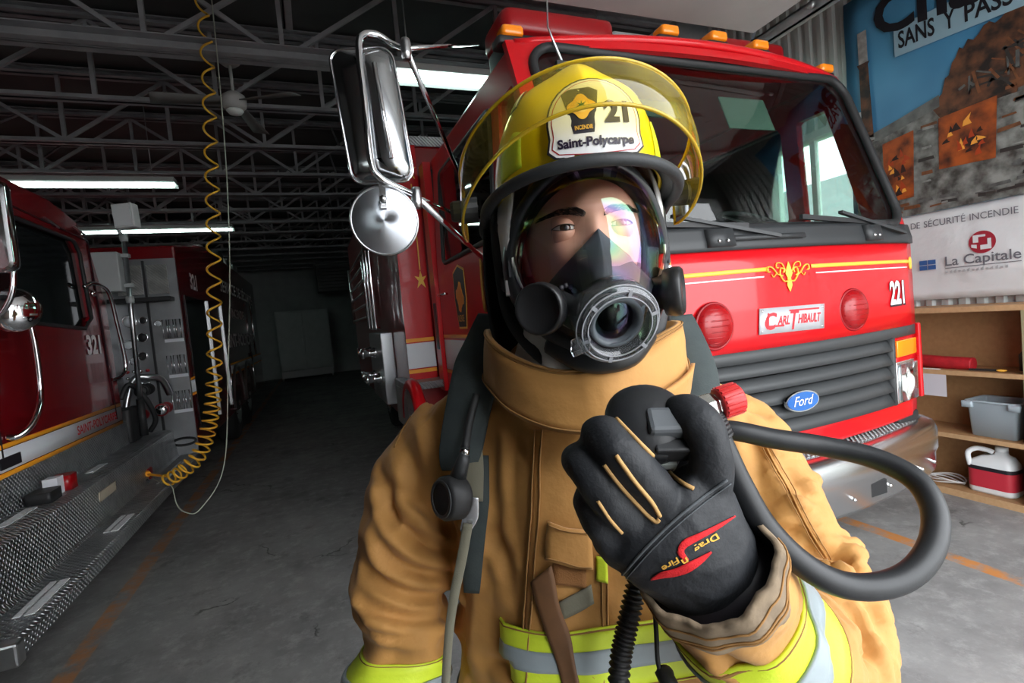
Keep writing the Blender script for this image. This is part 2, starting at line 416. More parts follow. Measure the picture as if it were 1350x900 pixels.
# fluorescent fixtures
M_tube = mat('fluorescent_tube', (.9, 1, .97), .4, emit=((.72, 1.0, .92), 9.0))
M_fix = mat('fixture_white', (.55, .56, .55), .5)
def fixture(x0, x1, y, z, lab):
    t = thing('fluorescent_light', ((x0 + x1) / 2, y, z), lab, 'ceiling light', 'strip lights')
    MB().box((x0, y - .09, z + .05), (x1, y + .09, z + .11)).build('housing', M_fix, t, bevel=.008)
    MB().add([(x, y + s * d, z + zz) for x in (x0, x1) for s, d, zz in ((-1, .09, .05), (-1, .15, .02))], [(0, 1, 3, 2)]).build('reflector', M_fix, t)
    MB().add([(x, y + d, z + zz) for x in (x0, x1) for d, zz in ((.09, .05), (.15, .02))], [(0, 1, 3, 2)]).build('reflector', M_fix, t)
    for s in (-1, 1):
        MB().tube([(x0 + .03, y + s * .045, z + .025), (x1 - .03, y + s * .045, z + .025)], .019, 10).build('tube', M_tube, t)
        MB().tube([((x0 if s < 0 else x1) - s * .25, y, z + .11), ((x0 if s < 0 else x1) - s * .25, y, ZC)], .006, 6).build('hanger', M_galv, t)
fixture(-3.9, -1.46, 7.7, 3.55, 'lit strip light hanging over the cab of the red truck 321')
fixture(-3.62, -1.2, 10.7, 3.55, 'lit strip light hanging deeper in the hall above the tail of truck 321')
fixture(.72, 3.1, 4.32, 3.55, 'lit strip light hanging above the bright red truck 221 behind the large mirror')

# ceiling fan
fx, fy = -.44, 5.02
t = thing('ceiling_fan', (fx, fy, 3.5), 'grey ceiling fan with drooping blades hanging from a roof joist', 'fan')
M_fan = mat('fan_grey', (.42, .41, .40), .5); M_fanb = mat('fan_blade', (.16, .155, .15), .6)
MB().lathe([(0, .0), (.05, .0), (.085, .03), (.09, .07), (.05, .10), (0, .105)], (fx, fy, 3.88), (0, 0, 1), 20).build('canopy', M_fan, t)
MB().tube([(fx, fy, 3.66), (fx, fy, 3.9)], .014, 8).build('downrod', M_fan, t)
MB().lathe([(0, 0), (.07, .005), (.095, .03), (.10, .09), (.09, .12), (.05, .15), (.02, .16), (0, .16)], (fx, fy, 3.50), (0, 0, 1), 24).build('motor_housing', M_fan, t)
MB().lathe([(0, -.03), (.05, -.025), (.07, 0), (.06, .012), (0, .012)], (fx, fy, 3.495), (0, 0, 1), 20).build('cap', M_white, t)
for a in (75, 190, 325):
    c, s_ = math.cos(math.radians(a)), math.sin(math.radians(a))
    f = lambda u, v, h=0: (fx + c * (.09 + .52 * u) - s_ * (v - .5) * (.09 + .06 * u), fy + s_ * (.09 + .52 * u) + c * (v - .5) * (.09 + .06 * u), 3.58 - .05 * u + (v - .5) * .03 + h)
    MB().slab(lambda u, v: f(u, v), lambda u, v: f(u, v, -.008), 6, 2).build('blade', M_fanb, t)

# retracted-door cable, conduit and heater at the far end
M_cab = mat('locker_paint', (.40, .41, .41), .5, vary=(4, .4, (.30, .31, .31)))
t = thing('storage_cabinet', (-.35, 19.2, 0), 'tall pale two-door metal cabinet against the far wall', 'cabinet')
MB().box((-1.2, 18.9, .06), (.5, 19.7, 2.35)).build('body', M_cab, t, bevel=.01)
for x0, x1 in ((-1.17, -.36), (-.34, .47)):
    d = MB().box((x0, 18.86, .32), (x1, 18.9, 2.30)).build('door', M_cab, t, bevel=.008)
    hx = -.42 if x0 < -1 else -.28
    MB().bar((hx, 18.83, 1.2), (hx, 18.83, 1.4), .025).build('handle', M_galv, d)
MB().box((-1.17, 18.87, .08), (.47, 18.9, .30)).build('kick_panel', mat('locker_base', (.55, .56, .56), .5), t)
for x in (-1.15, .45): MB().box((x - .03, 18.92, 0), (x + .03, 18.98, .06)).build('foot', M_cab, t)
t = thing('unit_heater', (.6, 18.6, 3.0), 'dark box unit heater with a pale top hung under the roof at the back', 'heater')
MB().box((.25, 18.4, 2.9), (1.35, 19.2, 3.8)).build('housing', mat('heater_dark', (.09, .09, .09), .6), t, bevel=.02)
MB().box((.22, 18.38, 3.8), (1.38, 19.2, 3.95)).build('hood', M_cab, t)
for k in range(7): MB().obox((.8, 18.39, 3.02 + k * .11), (1, 0, 0), .5, (0, 1, -.6), .03, (0, .6, 1), .004).build('louvre', mat('heater_dark', (.09, .09, .09), .6), t)
for x in (.35, 1.25): MB().tube([(x, 18.8, 3.95), (x, 18.8, ZC)], .012, 6).build('hanger_rod', M_galv, t)
MB().tube(spline([(1.3, 19.955, 3.0), (1.9, 19.955, 2.9), (2.1, 19.955, 2.6), (2.6, 19.955, 1.9), (2.65, 19.955, 0.04)], 6), .04, 8).build('flexible_duct', M_dark, label='dark flexible hose fixed down the far wall behind the heater', cat='duct', origin=(2.65, 19.955, 0))

# ---------------------------------------------------------------- outside
M_drive = mat('driveway', (.42, .41, .39), .8, vary=(.8, .6, (.30, .29, .28)))
MB().box((-60, -80, -.2), (80, YF - .2, -.03)).build('driveway', M_drive, kind='structure')
MB().box((XR + .3, YF - .2, -.2), (80, 60, -.03)).build('lawn', mat('grass_ground', (.10, .17, .05), .9, vary=(3, .7, (.06, .11, .03))), kind='structure')
t = thing('house', (16, 11.5, 0), 'white sided house with grey roof seen through the side window', 'house')
M_sid = mat('white_siding', (.75, .76, .76), .6)
for k in range(16): MB().box((13.5, 8, k * .2 - .03), (19, 15, k * .2 + .19)).build('siding_course', M_sid, t)
MB().add([(13.1, 7.7, 3.15), (19.4, 7.7, 3.15), (19.4, 15.3, 3.15), (13.1, 15.3, 3.15), (16.2, 7.7, 5.0), (16.2, 15.3, 5.0)], [(0, 1, 2, 3), (0, 4, 5, 3), (1, 4, 5, 2), (0, 1, 4), (3, 2, 5)]).build('roof', mat('roof_grey', (.2, .2, .21), .8), t)
w1 = MB().box((13.44, 10.4, 1.0), (13.52, 11.6, 2.2)).build('window', M_white, t)
MB().box((13.42, 10.48, 1.08), (13.45, 11.52, 2.12)).build('pane', mat('dark_pane', (.05, .06, .07), .05), w1)
t = thing('shrub', (11.0, 8.2, 0), 'round green shrub on the grass beside the white house', 'shrub')
mb = MB()
for k in range(900):
    d = Vector(np.random.normal(size=3)).normalized(); p = Vector((11, 8.2, .75)) + Vector((d.x * .9, d.y * .9, d.z * .75)) * random.uniform(.6, 1.05)
    e = Vector(np.random.normal(size=3)).normalized() * .09; g = e.cross(d).normalized() * .05
    mb.add([p - e, p + g, p + e, p - g], [(0, 1, 2, 3)])
mb.build('foliage', mat('leaf_green', (.09, .20, .04), .6), t)
MB().tube([(11, 8.2, -.05), (11, 8.2, .8)], .05, 8).build('stem', mat('bark', (.12, .09, .06), .9), t)
# ================================================================= FIRE TRUCKS
M_red = mat('fire_red', (.60, .005, .010), .30, coat=.35, spec=.35, vary=(1.5, .25, (.45, .003, .007)))
M_dkred = mat('deep_red', (.26, .004, .007), .3, coat=.7)
M_chrome = mat('chrome', (.80, .81, .83), .07, 1.0)
M_steel = mat('brushed_steel', (.62, .63, .64), .28, 1.0, vary=(20, .4, (.45, .46, .47)))
M_rub = mat('black_rubber', (.018, .018, .019), .55)
M_plast = mat('black_plastic', (.028, .03, .032), .45, bump=(180, .25, .0006))
M_grille = mat('grille_black', (.045, .048, .05), .5)
M_tread = tread_mat('treadplate', (.40, .41, .42), .34)
M_treadb = tread_mat('treadplate_bright', (.85, .83, .80), .35, 110)
M_tyre = mat('tyre', (.02, .02, .02), .8)
M_amber = mat('amber_lens', (.95, .26, .01), .15, coat=.6)
M_redlens = mat('red_lens', (.30, .003, .006), .3, coat=.15)
M_gold = mat('gold_leaf', (.90, .48, .06), .4)
M_orange = mat('orange_tape', (.95, .38, .02), .45)
M_silver = mat('white_reflective_tape', (.74, .76, .80), .4)
M_ltr = mat('white_letter', (.80, .80, .80), .45)
M_blk = mat('black_print', (.015, .013, .018), .5)
M_screen = thin_glass('cab_glass', (.72, .82, .78), 1.5)
M_darkglass = mat('dark_glass', (.01, .012, .013), .04, coat=.5)
M_inter = mat('cab_interior', (.07, .072, .075), .7)
M_dash = mat('dashboard', (.13, .14, .15), .6)

def disc_grid(outline, rings, c):
    vs = [c]; fs = []; n = len(outline)
    for r in range(1, rings + 1):
        for p in outline: vs.append((c[0] + (p[0] - c[0]) * r / rings, c[1] + (p[1] - c[1]) * r / rings))
    for k in range(n): fs.append((0, 1 + k, 1 + (k + 1) % n))
    for r in range(rings - 1):
        a = 1 + r * n
        fs += [(a + k, a + n + k, a + n + (k + 1) % n, a + (k + 1) % n) for k in range(n)]
    return vs, fs
def polar(outline, c, n):
    out = []
    for k in range(n):
        a = 2 * PI * k / n; d = (math.cos(a), math.sin(a)); best = None
        for i in range(len(outline)):
            p, q = outline[i], outline[(i + 1) % len(outline)]
            ex, ey = q[0] - p[0], q[1] - p[1]; den = d[0] * ey - d[1] * ex
            if abs(den) < 1e-12: continue
            t = ((p[0] - c[0]) * ey - (p[1] - c[1]) * ex) / den; s = ((p[0] - c[0]) * d[1] - (p[1] - c[1]) * d[0]) / den
            if t > 0 and -1e-6 <= s <= 1 + 1e-6 and (best is None or t > best): best = t
        out.append((c[0] + d[0] * best, c[1] + d[1] * best))
    return out
def corner_polar(outline, c, n, corners):
    """polar samples plus snapping of the nearest samples to the outer corners"""
    pts = polar(outline, c, n)
    for q in corners:
        k = min(range(n), key=lambda i: (pts[i][0] - q[0]) ** 2 + (pts[i][1] - q[1]) ** 2); pts[k] = q
    return pts
def holed(mb, outer, inner, fn, th, n=96):
    """plate between two outlines; fn(a, b, w) -> world"""
    c = (sum(p[0] for p in inner) / len(inner), sum(p[1] for p in inner) / len(inner))
    O = corner_polar(outer, c, n, outer) ; I = polar(inner, c, n)
    A = [(i0[0] * (1 - t) + o0[0] * t, i0[1] * (1 - t) + o0[1] * t) for t in (0, .5, 1) for i0, o0 in zip(I, O)]
    f = [(r * n + k, r * n + (k + 1) % n, (r + 1) * n + (k + 1) % n, (r + 1) * n + k) for r in range(2) for k in range(n)]
    N = 3 * n
    fs = f + [tuple(N + i for i in reversed(q)) for q in f]
    for r in (0, 2): fs += [(r * n + k, r * n + (k + 1) % n, N + r * n + (k + 1) % n, N + r * n + k) for k in range(n)]
    mb.add([fn(a, b, 0) for a, b in A] + [fn(a, b, th) for a, b in A], fs, 0, False)
    return mb

def wheel(root, cx, cy, r, side, w_=.28, hub=M_chrome):
    s = side
    t = MB().lathe([(r * .56, 0), (r * .60, .02), (r * .93, .015), (r, .05), (r, w_ - .05), (r * .93, w_ - .015), (r * .56, w_)], (cx, cy, r), (-s, 0, 0), 40)
    o = t.build('tyre', M_tyre, root)
    MB().lathe([(0, -.03), (r * .12, -.03), (r * .16, .0), (r * .2, .05), (r * .42, .06), (r * .5, .0), (r * .57, -.005), (r * .57, .1), (0, .1)], (cx, cy, r), (-s, 0, 0), 32).build('hub', hub, root)
    for k in range(10):
        a = 2 * PI * k / 10
        MB().lathe([(0, 0), (.014, 0), (.012, .03), (0, .03)], (cx - s * .055, cy + math.cos(a) * r * .3, r + math.sin(a) * r * .3), (s, 0, 0), 6, smooth=False).build('lug_nut', hub, root)

# ----------------------------------------------------------------- truck 221 (right bay)
CX, HW = 2.05, 1.10
_e = sp1([.7, .82, 1.27, 1.73, 1.83, 2.3, 2.6, 2.85], [1.835, 1.832, 1.83, 1.835, 1.862, 2.0, 2.118, 2.22])
def cabY(x, z):
    t = (x - CX) / HW
    return _e(z) - .115 * (1 - min(t * t, 1.1)) + .012 * max(0, (abs(t) - .92) / .08) ** 2
def F(x, z, d=0.0): return Vector((x, cabY(x, z) - d, z))
T = thing('fire_truck', (CX, 4.5, 0), 'bright red cab-over fire truck numbered 221 with windscreen, chrome bumper and side mirror', 'fire truck')
def fpanel(name, x0, x1, z0, z1, m, nu=24, nv=6, d=0, th=.03, par=None):
    return MB().slab(lambda u, v: F(x0 + (x1 - x0) * u, z0 + (z1 - z0) * v, d), lambda u, v: F(x0 + (x1 - x0) * u, z0 + (z1 - z0) * v, d - th), nu, nv).build(name, m, par or T)
nose = fpanel('nose_panel', .95, 3.15, 1.245, 1.70, M_red)
fpanel('cowl', .955, 3.145, 1.695, 1.80, M_plast, d=.012, th=.05)
val = fpanel('valance', .96, 3.14, .74, .835, M_red, d=-.01)
# windscreen surround with rounded opening, glass and rubber
ws = rrect(1.03, 1.80, 3.075, 2.715, .12, 6)
mb = MB(); holed(mb, [(.95, 1.74), (3.15, 1.74), (3.15, 2.76), (.95, 2.76)], ws, lambda a, b, w_: F(a, b, -w_ - .004), .04, 120); mb.build('windscreen_frame', M_red, T)
vs, fs = disc_grid(rrect(1.03, 1.80, 3.075, 2.715, .12, 14), 9, (CX, 2.23))
MB().add([F(a, b, -.012) for a, b in vs] + [F(a, b, -.018) for a, b in vs], fs + [tuple(len(vs) + i for i in reversed(f)) for f in fs], 0, True).build('windscreen', M_screen, T)
so = [F(a, b, .002) for a, b in rrect(1.035, 1.805, 3.07, 2.71, .115, 8)]
MB().tube(so, .022, 8, closed=True).build('windscreen_seal', M_rub, T)
# sides
def sideX(z, s): return (CX - HW if s < 0 else CX + HW) - s * max(0, z - 1.9) * .05
for s in (-1, 1):
    fn = lambda y, z, w_, s=s: Vector((sideX(z, s) - s * w_, y, z))
    def fe(z): return _e(z) + .05
    mb = MB(); holed(mb, [(fe(1.2), .95), (2.5, .95), (2.5, 2.76), (fe(2.76), 2.76), (fe(2.3), 2.3), (fe(1.75), 1.75)], [(2.06, 1.85), (2.44, 1.85), (2.44, 2.58), (2.24, 2.58)], fn, .05); mb.build('front_quarter', M_red, T)
    mb = MB(); holed(mb, [(2.5, .95), (3.95, .95), (3.95, 2.76), (2.5, 2.76)], rrect(2.56, 1.93, 3.72, 2.60, .06, 4), fn, .05); dr = mb.build('door', M_red, T)
    MB().box((sideX(2, s) - s * .02 - .003, 2.56, 1.93), (sideX(2, s) - s * .02 + .003, 3.72, 2.60)).build('door_glass', M_screen, dr)
    MB().tube([fn(a, b, -.004) for a, b in rrect(2.56, 1.93, 3.72, 2.60, .06, 4)], .016, 6, closed=True).build('window_seal', M_rub, dr)
    MB().box((sideX(1.5, s) - .03, 3.97, .95), (sideX(1.5, s) + .03, 4.12, 2.76)).build('rear_quarter', M_red, T)
    MB().add([fn(a, b, .02) for a, b in ((2.06, 1.85), (2.44, 1.85), (2.44, 2.58), (2.24, 2.58))] , [(0, 1, 2, 3)]).build('quarter_glass', M_screen, T)
    MB().tube(spline([fn(3.60, 1.70, -.03), fn(3.60, 1.70, -.06), fn(3.75, 1.70, -.06), fn(3.75, 1.70, -.03)], 3), .010, 6).build('door_handle', M_chrome, dr)
    # black side vent and gold scroll behind the door
    MB().box((sideX(1.4, s) - .035, 4.0, 1.28), (sideX(1.4, s) + .035, 4.09, 1.66)).build('side_vent', M_plast, T, bevel=.01)
    # door crest: black shield with gold border and orange emblem, white and orange stripe
    sh = [(-.16, .30), (0, .36), (.16, .30), (.17, 0), (.11, -.30), (-.11, -.30), (-.17, 0)]
    sg = lambda u, v, w_=0, s=s: fn(3.35 + u * .78, 1.64 + v * .62, -.003 - w_)
    MB().prism([(a * 1.1, b * 1.07) for a, b in sh], .002, sg).build('crest', M_gold, dr)
    MB().prism(sh, .004, sg).build('crest', M_blk, dr)
    MB().prism([(.105 * math.cos(2*PI*k/24) * (1.12 if k % 6 < 3 else .85), .03 + .15 * math.sin(2*PI*k/24) * (1.12 if k % 6 < 3 else .85)) for k in range(24)], .006, sg).build('crest', mat('crest_orange', (.85, .25, .02), .5), dr)
    if s < 0: text_mb('INCENDIE', lambda u, v: sg(-u / .78 if s > 0 else -u / .78, v / .62 - .24, .008), .045, .14).build('lettering', M_gold, dr)
    MB().slab(lambda u, v: fn(2.5 + 1.44 * u, 1.13 + .23 * v, -.003), lambda u, v: fn(2.5 + 1.44 * u, 1.13 + .23 * v, -.001), 2, 1).build('stripe', M_silver, dr)
    for zz in (1.375, 1.10): MB().slab(lambda u, v: fn(2.5 + 1.44 * u, zz + .025 * v, -.004), lambda u, v: fn(2.5 + 1.44 * u, zz + .025 * v, -.001), 2, 1).build('stripe', M_orange, dr)
# roof with crown, rear wall, floor, interior
def roofz(x): return 2.755 + .045 * (1 - ((x - CX) / HW) ** 2)
def RF(u, v, d=0):
    x = sideX(2.76, -1) + (sideX(2.76, 1) - sideX(2.76, -1)) * u
    y0 = cabY(x, 2.76); return Vector((x, y0 + .02 + (4.12 - y0) * v, roofz(x) + .012 * math.sin(PI * min(1, v * 3) / 2) - d))
MB().slab(lambda u, v: RF(u, v), lambda u, v: RF(u, v, .04), 20, 10).build('roof', M_red, T)
MB().tube([RF(u / 20, 0, .012) for u in range(21)], .022, 8).build('roof_gutter', M_red, T)
MB().box((1.0, 4.07, .95), (3.1, 4.12, 2.74)).build('rear_wall', M_inter, T)
MB().box((1.0, 1.95, .90), (3.1, 4.1, .97)).build('cab_floor', M_inter, T)
dsh = MB().slab(lambda u, v: Vector((1.01 + 2.08 * u, cabY(1.01 + 2.08 * u, 1.78) + .03 + .42 * v, 1.79 - .05 * v * v)), lambda u, v: Vector((1.01 + 2.08 * u, cabY(1.01 + 2.08 * u, 1.2) + .08 + .40 * v, 1.2)), 12, 4).build('dashboard', M_dash, T)
MB().box((2.3, 2.05, 1.785), (2.75, 2.22, 1.84)).build('instrument_binnacle', M_inter, dsh, bevel=.015)
mb = MB(); wc = Vector((2.62, 2.42, 1.92)); wa = Vector((0, -.55, .83)).normalized(); we = Vector((1, 0, 0)); wg = wa.cross(we)
mb.tube([wc + (we * math.cos(a) + wg * math.sin(a)) * .21 for a in [2*PI*k/32 for k in range(32)]], .016, 8, closed=True)
for a in (0.2, 2.2, 4.3): mb.bar(wc, wc + (we * math.cos(a) + wg * math.sin(a)) * .2, .03, .012)
mb.tube([wc, wc - wa * .35], .03, 8); mb.build('steering_wheel', M_rub, T)
for cx in (1.45, 2.62):
    st = MB().rbox((cx - .25, 2.75, 1.35), (cx + .25, 3.25, 1.48), .06).build('seat', M_inter, T, bevel=.02)
    MB().obox((cx, 3.27, 1.62), (1, 0, 0), .22, (0, 1, .18), .06, (0, -.18, 1), .24).build('seat_back', M_inter, st, bevel=.04)
    MB().obox((cx, 3.24, 1.97), (1, 0, 0), .12, (0, 1, .15), .045, (0, -.15, 1), .09).build('headrest', M_rub, st, bevel=.035)
    MB().box((cx - .2, 2.8, .97), (cx + .2, 3.2, 1.35)).build('seat_base', M_inter, st)
MB().obox((1.75, 2.25, 2.52), (1, 0, 0), .20, (0, .3, 1), .05, (0, 1, -.3), .004).build('sun_visor', mat('visor_green', (.12, .17, .12), .6), T)
MB().obox((2.3, 2.12, 2.47), (1, 0, 0), .16, (0, .35, 1), .10, (0, 1, -.35), .003).build('windscreen_notice', mat('notice_green', (.20, .26, .22), .6), T)
MB().box((1.05, 1.98, 1.80), (2.1, 2.3, 1.83)).build('paper_tray', mat('tray_grey', (.30, .34, .36), .4), dsh, bevel=.01)
# pin stripes, ornament, beacons, plate, number
def fstrip(name, x0, x1, z0, z1, m, d): return MB().slab(lambda u, v: F(x0 + (x1 - x0) * u, z0[0] * (1 - u) + z0[1] * u + (z1) * v, d), lambda u, v: F(x0 + (x1 - x0) * u, z0[0] * (1 - u) + z0[1] * u + z1 * v, d - .002), 20, 1).build(name, m, nose)
fstrip('pinstripe', .98, 1.93, (1.585, 1.592), .018, M_gold, .004); fstrip('pinstripe', 2.20, 3.10, (1.592, 1.585), .018, M_gold, .004)
fstrip('pinstripe', .98, 1.90, (1.560, 1.565), .006, M_silver, .004); fstrip('pinstripe', 2.23, 3.05, (1.565, 1.560), .006, M_silver, .004)
orn = [(0, -.085), (.022, -.04), (.015, -.01), (.05, .012), (.07, .0), (.10, .03), (.125, .02), (.11, .05), (.085, .055), (.06, .035), (.03, .04), (.018, .07), (.0, .05)]
orn = orn + [(-a, b) for a, b in reversed(orn[1:-1])]
oc = CX + .0
MB().prism([(0, -.085), (.016, -.055), (.010, -.02), (.022, .0), (.012, .03), (0, .055), (-.012, .03), (-.022, .0), (-.010, -.02), (-.016, -.055)], .003, lambda a, b, w_: F(oc + a, 1.575 + b, .003 + w_)).build('scroll_ornament', M_gold, nose)
for sg_ in (-1, 1):
    for pts_, r_ in (([(.0, -.03), (.03, -.035), (.055, -.005), (.05, .025), (.03, .02), (.034, .004)], .0065), ([(.04, -.01), (.07, .0), (.10, .03), (.125, .035), (.13, .015), (.115, .012)], .0065), ([(.02, .01), (.04, .045), (.07, .05), (.075, .032), (.062, .028)], .005), ([(.075, .005), (.095, -.012), (.105, .0)], .004)):
        MB().tube([F(oc + sg_ * q.x, 1.575 + q.y, .004) for q in spline([Vector((*a, 0)) for a in pts_], 6)], r_, 6, flat=(1, .5)).build('scroll_ornament', M_gold, nose)
MB().tube([F(3.09 + .012 * math.cos(a), 1.585 + .03 * math.sin(a), .004) for a in [2*PI*k/14 for k in range(14)]], .005, 6, closed=True).build('scroll_ornament', M_gold, nose)
for xx in (1.61, 2.49):
    c = F(xx, 1.372); y = c.y
    bl = MB().lathe([(0, .045), (.03, .044), (.06, .038), (.085, .024), (.094, .008), (.098, 0), (.098, -.02)], (xx, y, 1.372), (0, -1, .0), 36).build('beacon', M_redlens, nose)
    for k in range(7):
        zz = 1.372 - .072 + k * .024; hw = math.sqrt(max(.088 ** 2 - (zz - 1.372) ** 2, 0))
        MB().tube([(xx - hw + hw * 2 * i / 8, y - .002 - .045 * (1 - (((zz - 1.372) ** 2 + (hw - hw * 2 * i / 8) ** 2) / .096 ** 2)) ** .6 if ((zz - 1.372) ** 2 + (hw - hw * 2 * i / 8) ** 2) < .0092 else y - .003, zz) for i in range(9)], .003, 5).build('lens_rib', M_redlens, bl)
    MB().tube([(xx + .1 * math.cos(2*PI*k/36), y - .004, 1.372 + .1 * math.sin(2*PI*k/36)) for k in range(36)], .007, 6, closed=True).build('bezel', mat('dark_red_bezel', (.25, .004, .008), .35), bl)
PT = lambda u, v, w_=0: F(2.055 + u + v * .12, 1.365 + v - u * .02, .004 + w_)
pl = MB().slab(lambda u, v: PT(-.205 + .41 * u, -.058 + .116 * v, .004), lambda u, v: PT(-.205 + .41 * u, -.058 + .116 * v, 0), 10, 2).build('name_plate', mat('plate_metal', (.56, .57, .59), .32, .25, vary=(9, .5, (.40, .41, .43))), nose)
for wd_, u0, v0, hh, ww in (('C', -.175, -.038, .072, .07), ('ARL', -.100, -.022, .040, .075), ('T', -.022, -.045, .085, .055), ('HIBAULT', .028, -.022, .040, .15)): text_mb(wd_, lambda u, v: PT(u0 + u, v0 + v, .0055), hh, ww, bold=.025, shear=.2, center=False).build('lettering', mat('plate_red', (.60, .02, .03), .5), pl)
MB().prism([(-.16, -.03), (-.16, .035), (-.152, .035), (-.152, -.022), (-.06, -.022), (-.06, -.03)], .001, lambda a, b, w_: PT(a, b, .0055 + w_)).build('plate_flourish', mat('plate_red', (.60, .02, .03), .5), pl)
MB().prism([(-.03, .036), (-.03, .043), (.165, .043), (.165, .036)], .001, lambda a, b, w_: PT(a, b, .0055 + w_)).build('plate_flourish', mat('plate_red', (.60, .02, .03), .5), pl)
for a in (-.19, .19):
    for b in (-.045, .045): MB().lathe([(0, .004), (.006, .002), (.006, 0)], PT(a, b, .004), (0, -1, 0), 8).build('screw', M_chrome, pl)
text_mb('221', lambda u, v: F(2.91 + u, 1.375 + v, .006), .115, .155, bold=.035).build('number', M_ltr, nose)
text_mb('221', lambda u, v: F(2.917 + u, 1.368 + v, .0045), .121, .165, bold=.05).build('number_shadow', M_blk, nose)
# grille with slats, oval badge, lamps
MB().slab(lambda u, v: F(1.0 + 2.1 * u, .835 + .41 * v, -.06), lambda u, v: F(1.0 + 2.1 * u, .835 + .41 * v, -.09), 16, 2).build('grille_backing', M_dark, T)
gr = MB().slab(lambda u, v: F(.97 + 2.16 * u, 1.19 + .055 * v, 0), lambda u, v: F(.97 + 2.16 * u, 1.19 + .055 * v, -.06), 16, 2).build('grille', M_grille, T)
for k in range(5):
    z = .84 + k * .072
    MB().slab(lambda u, v: F(1.25 + 1.57 * u, z + .058 * v, .012 - .035 * v), lambda u, v: F(1.25 + 1.57 * u, z + .010 + .048 * v, -.03 - .03 * v), 16, 2).build('slat', M_grille, gr)
for x0, x1 in ((2.82, 2.845), (1.255, 1.28)): MB().slab(lambda u, v: F(x0 + (x1 - x0) * u, .835 + .36 * v, .01), lambda u, v: F(x0 + (x1 - x0) * u, .835 + .36 * v, -.05), 1, 3).build('grille_post', M_grille, gr)
ov = [(.105 * math.cos(2*PI*k/32), .048 * math.sin(2*PI*k/32)) for k in range(32)]
ob = lambda a, b, w_: F(CX + .0 + a, .985 + b, .022 + w_)
bd = MB().prism(ov, .012, ob).build('badge', M_chrome, gr)
MB().prism([(a * .92, b * .88) for a, b in ov], .003, lambda a, b, w_: ob(a, b, .012 + w_)).build('badge_face', mat('badge_blue', (.01, .10, .36), .25, coat=.8), bd)
text_mb('Ford', lambda u, v: ob(u, v - .018, .0165), .044, .125, shear=.35).build('badge_lettering', M_ltr, bd)
for s in (-1, 1):
    mx = lambda a: CX + s * (a - CX)
    def P3(name, x0, x1, z0, z1, m, d, th, par=T, **k):
        a, b = sorted((mx(x0), mx(x1))); return MB().slab(lambda u, v: F(a + (b - a) * u, z0 + (z1 - z0) * v, d), lambda u, v: F(a + (b - a) * u, z0 + (z1 - z0) * v, d - th), 4, 2).build(name, m, par, **k)
    hb = P3('lamp_housing', 2.845, 3.135, .83, 1.19, M_red, -.005, .06)
    P3('indicator', 2.865, 3.10, 1.085, 1.175, M_amber, .012, .02, hb, bevel=.006)
    P3('headlamp_bezel', 2.860, 3.075, .835, 1.06, mat('lamp_chrome', (.85, .86, .87), .15, .9), .004, .02, hb, bevel=.006)
    P3('headlamp_reflector', 2.878, 3.058, .85, 1.045, mat('lamp_reflector', (.42, .46, .47), .12, .8), .008, .008, hb)
    c = F(mx(2.965), .935, .008); MB().lathe([(0, .018), (.03, .016), (.05, .01), (.06, 0)], c, (0, -1, 0), 20).build('bulb_lens', mat('bulb', (.95, .93, .88), .1, coat=1.0), hb)
    MB().slab(lambda u, v: F(mx(2.876 + .184 * u), .848 + .20 * v, .024), lambda u, v: F(mx(2.876 + .184 * u), .848 + .20 * v, .021), 3, 3).build('headlamp_glass', mat('lamp_glass', (.97, 1, 1), .03, trans=1.0, ior=1.25), hb)
    MB().box((mx(3.15) - .015, 1.82, .83), (mx(3.15) + .015, 2.1, 1.25)).build('corner_panel', M_red, T, bevel=.01)
# wipers and their brackets
for x0, x1 in ((1.95, 1.45), (2.95, 2.45)):
    a, b = F(x0 + .03, 1.745, .035), F(x1, 1.855, .03)
    wp = MB().bar(a, b, .022, .014).build('wiper_arm', M_plast, T)
    MB().bar(F(x1 - .28, 1.835, .02), F(x1 + .38, 1.80, .02), .018, .022).build('wiper_blade', M_rub, wp)
for xx in (1.60, 2.62):
    br = MB().slab(lambda u, v: F(xx + .13 * u, 1.71 + .08 * v, .035), lambda u, v: F(xx + .13 * u, 1.71 + .08 * v, -.01), 2, 2).build('cowl_hinge', M_plast, T)
    for k in (0, 1): MB().lathe([(0, .006), (.008, .004), (.009, 0)], F(xx + .045 + .045 * k, 1.735, .036), (0, -1, 0), 10).build('bolt', M_chrome, br)
MB().slab(lambda u, v: F(1.7 + .45 * u, 1.735 + .022 * v, .03), lambda u, v: F(1.7 + .45 * u, 1.735 + .022 * v, .0), 4, 1).build('wiper_linkage', M_plast, T)
# marker lights and light bar
for xx in (1.00, 1.82, 2.13, 2.44, 3.06):
    z = roofz(xx) + .006; y = cabY(xx, 2.76) + .07
    ml = MB().rbox((xx - .075, y - .03, z - .005), (xx + .075, y + .07, z + .03), .02).build('marker_light_base', M_rub, T, bevel=.006)
    MB().rbox((xx - .055, y - .045, z + .028), (xx + .055, y + .05, z + .075), .02).build('marker_lens', M_amber, ml, bevel=.012)
lb = MB().rbox((1.06, 2.44, 2.79), (3.0, 2.74, 2.94), .05).build('light_bar', M_rub, T, bevel=.01)
MB().rbox((1.05, 2.42, 2.94), (1.72, 2.76, 3.07), .06).build('light_bar_lens', M_redlens, lb, bevel=.03)
MB().rbox((1.72, 2.46, 2.94), (2.34, 2.72, 3.04), .03).build('light_bar_lens', mat('clear_lens', (.35, .36, .37), .15, .3), lb, bevel=.02)
for k in range(18): MB().box((1.75 + k * .032, 2.45, 2.965), (1.765 + k * .032, 2.462, 3.005)).build('speaker_slot', M_silver, lb)
MB().rbox((2.34, 2.42, 2.94), (3.01, 2.76, 3.07), .06).build('light_bar_lens', M_redlens, lb, bevel=.03)
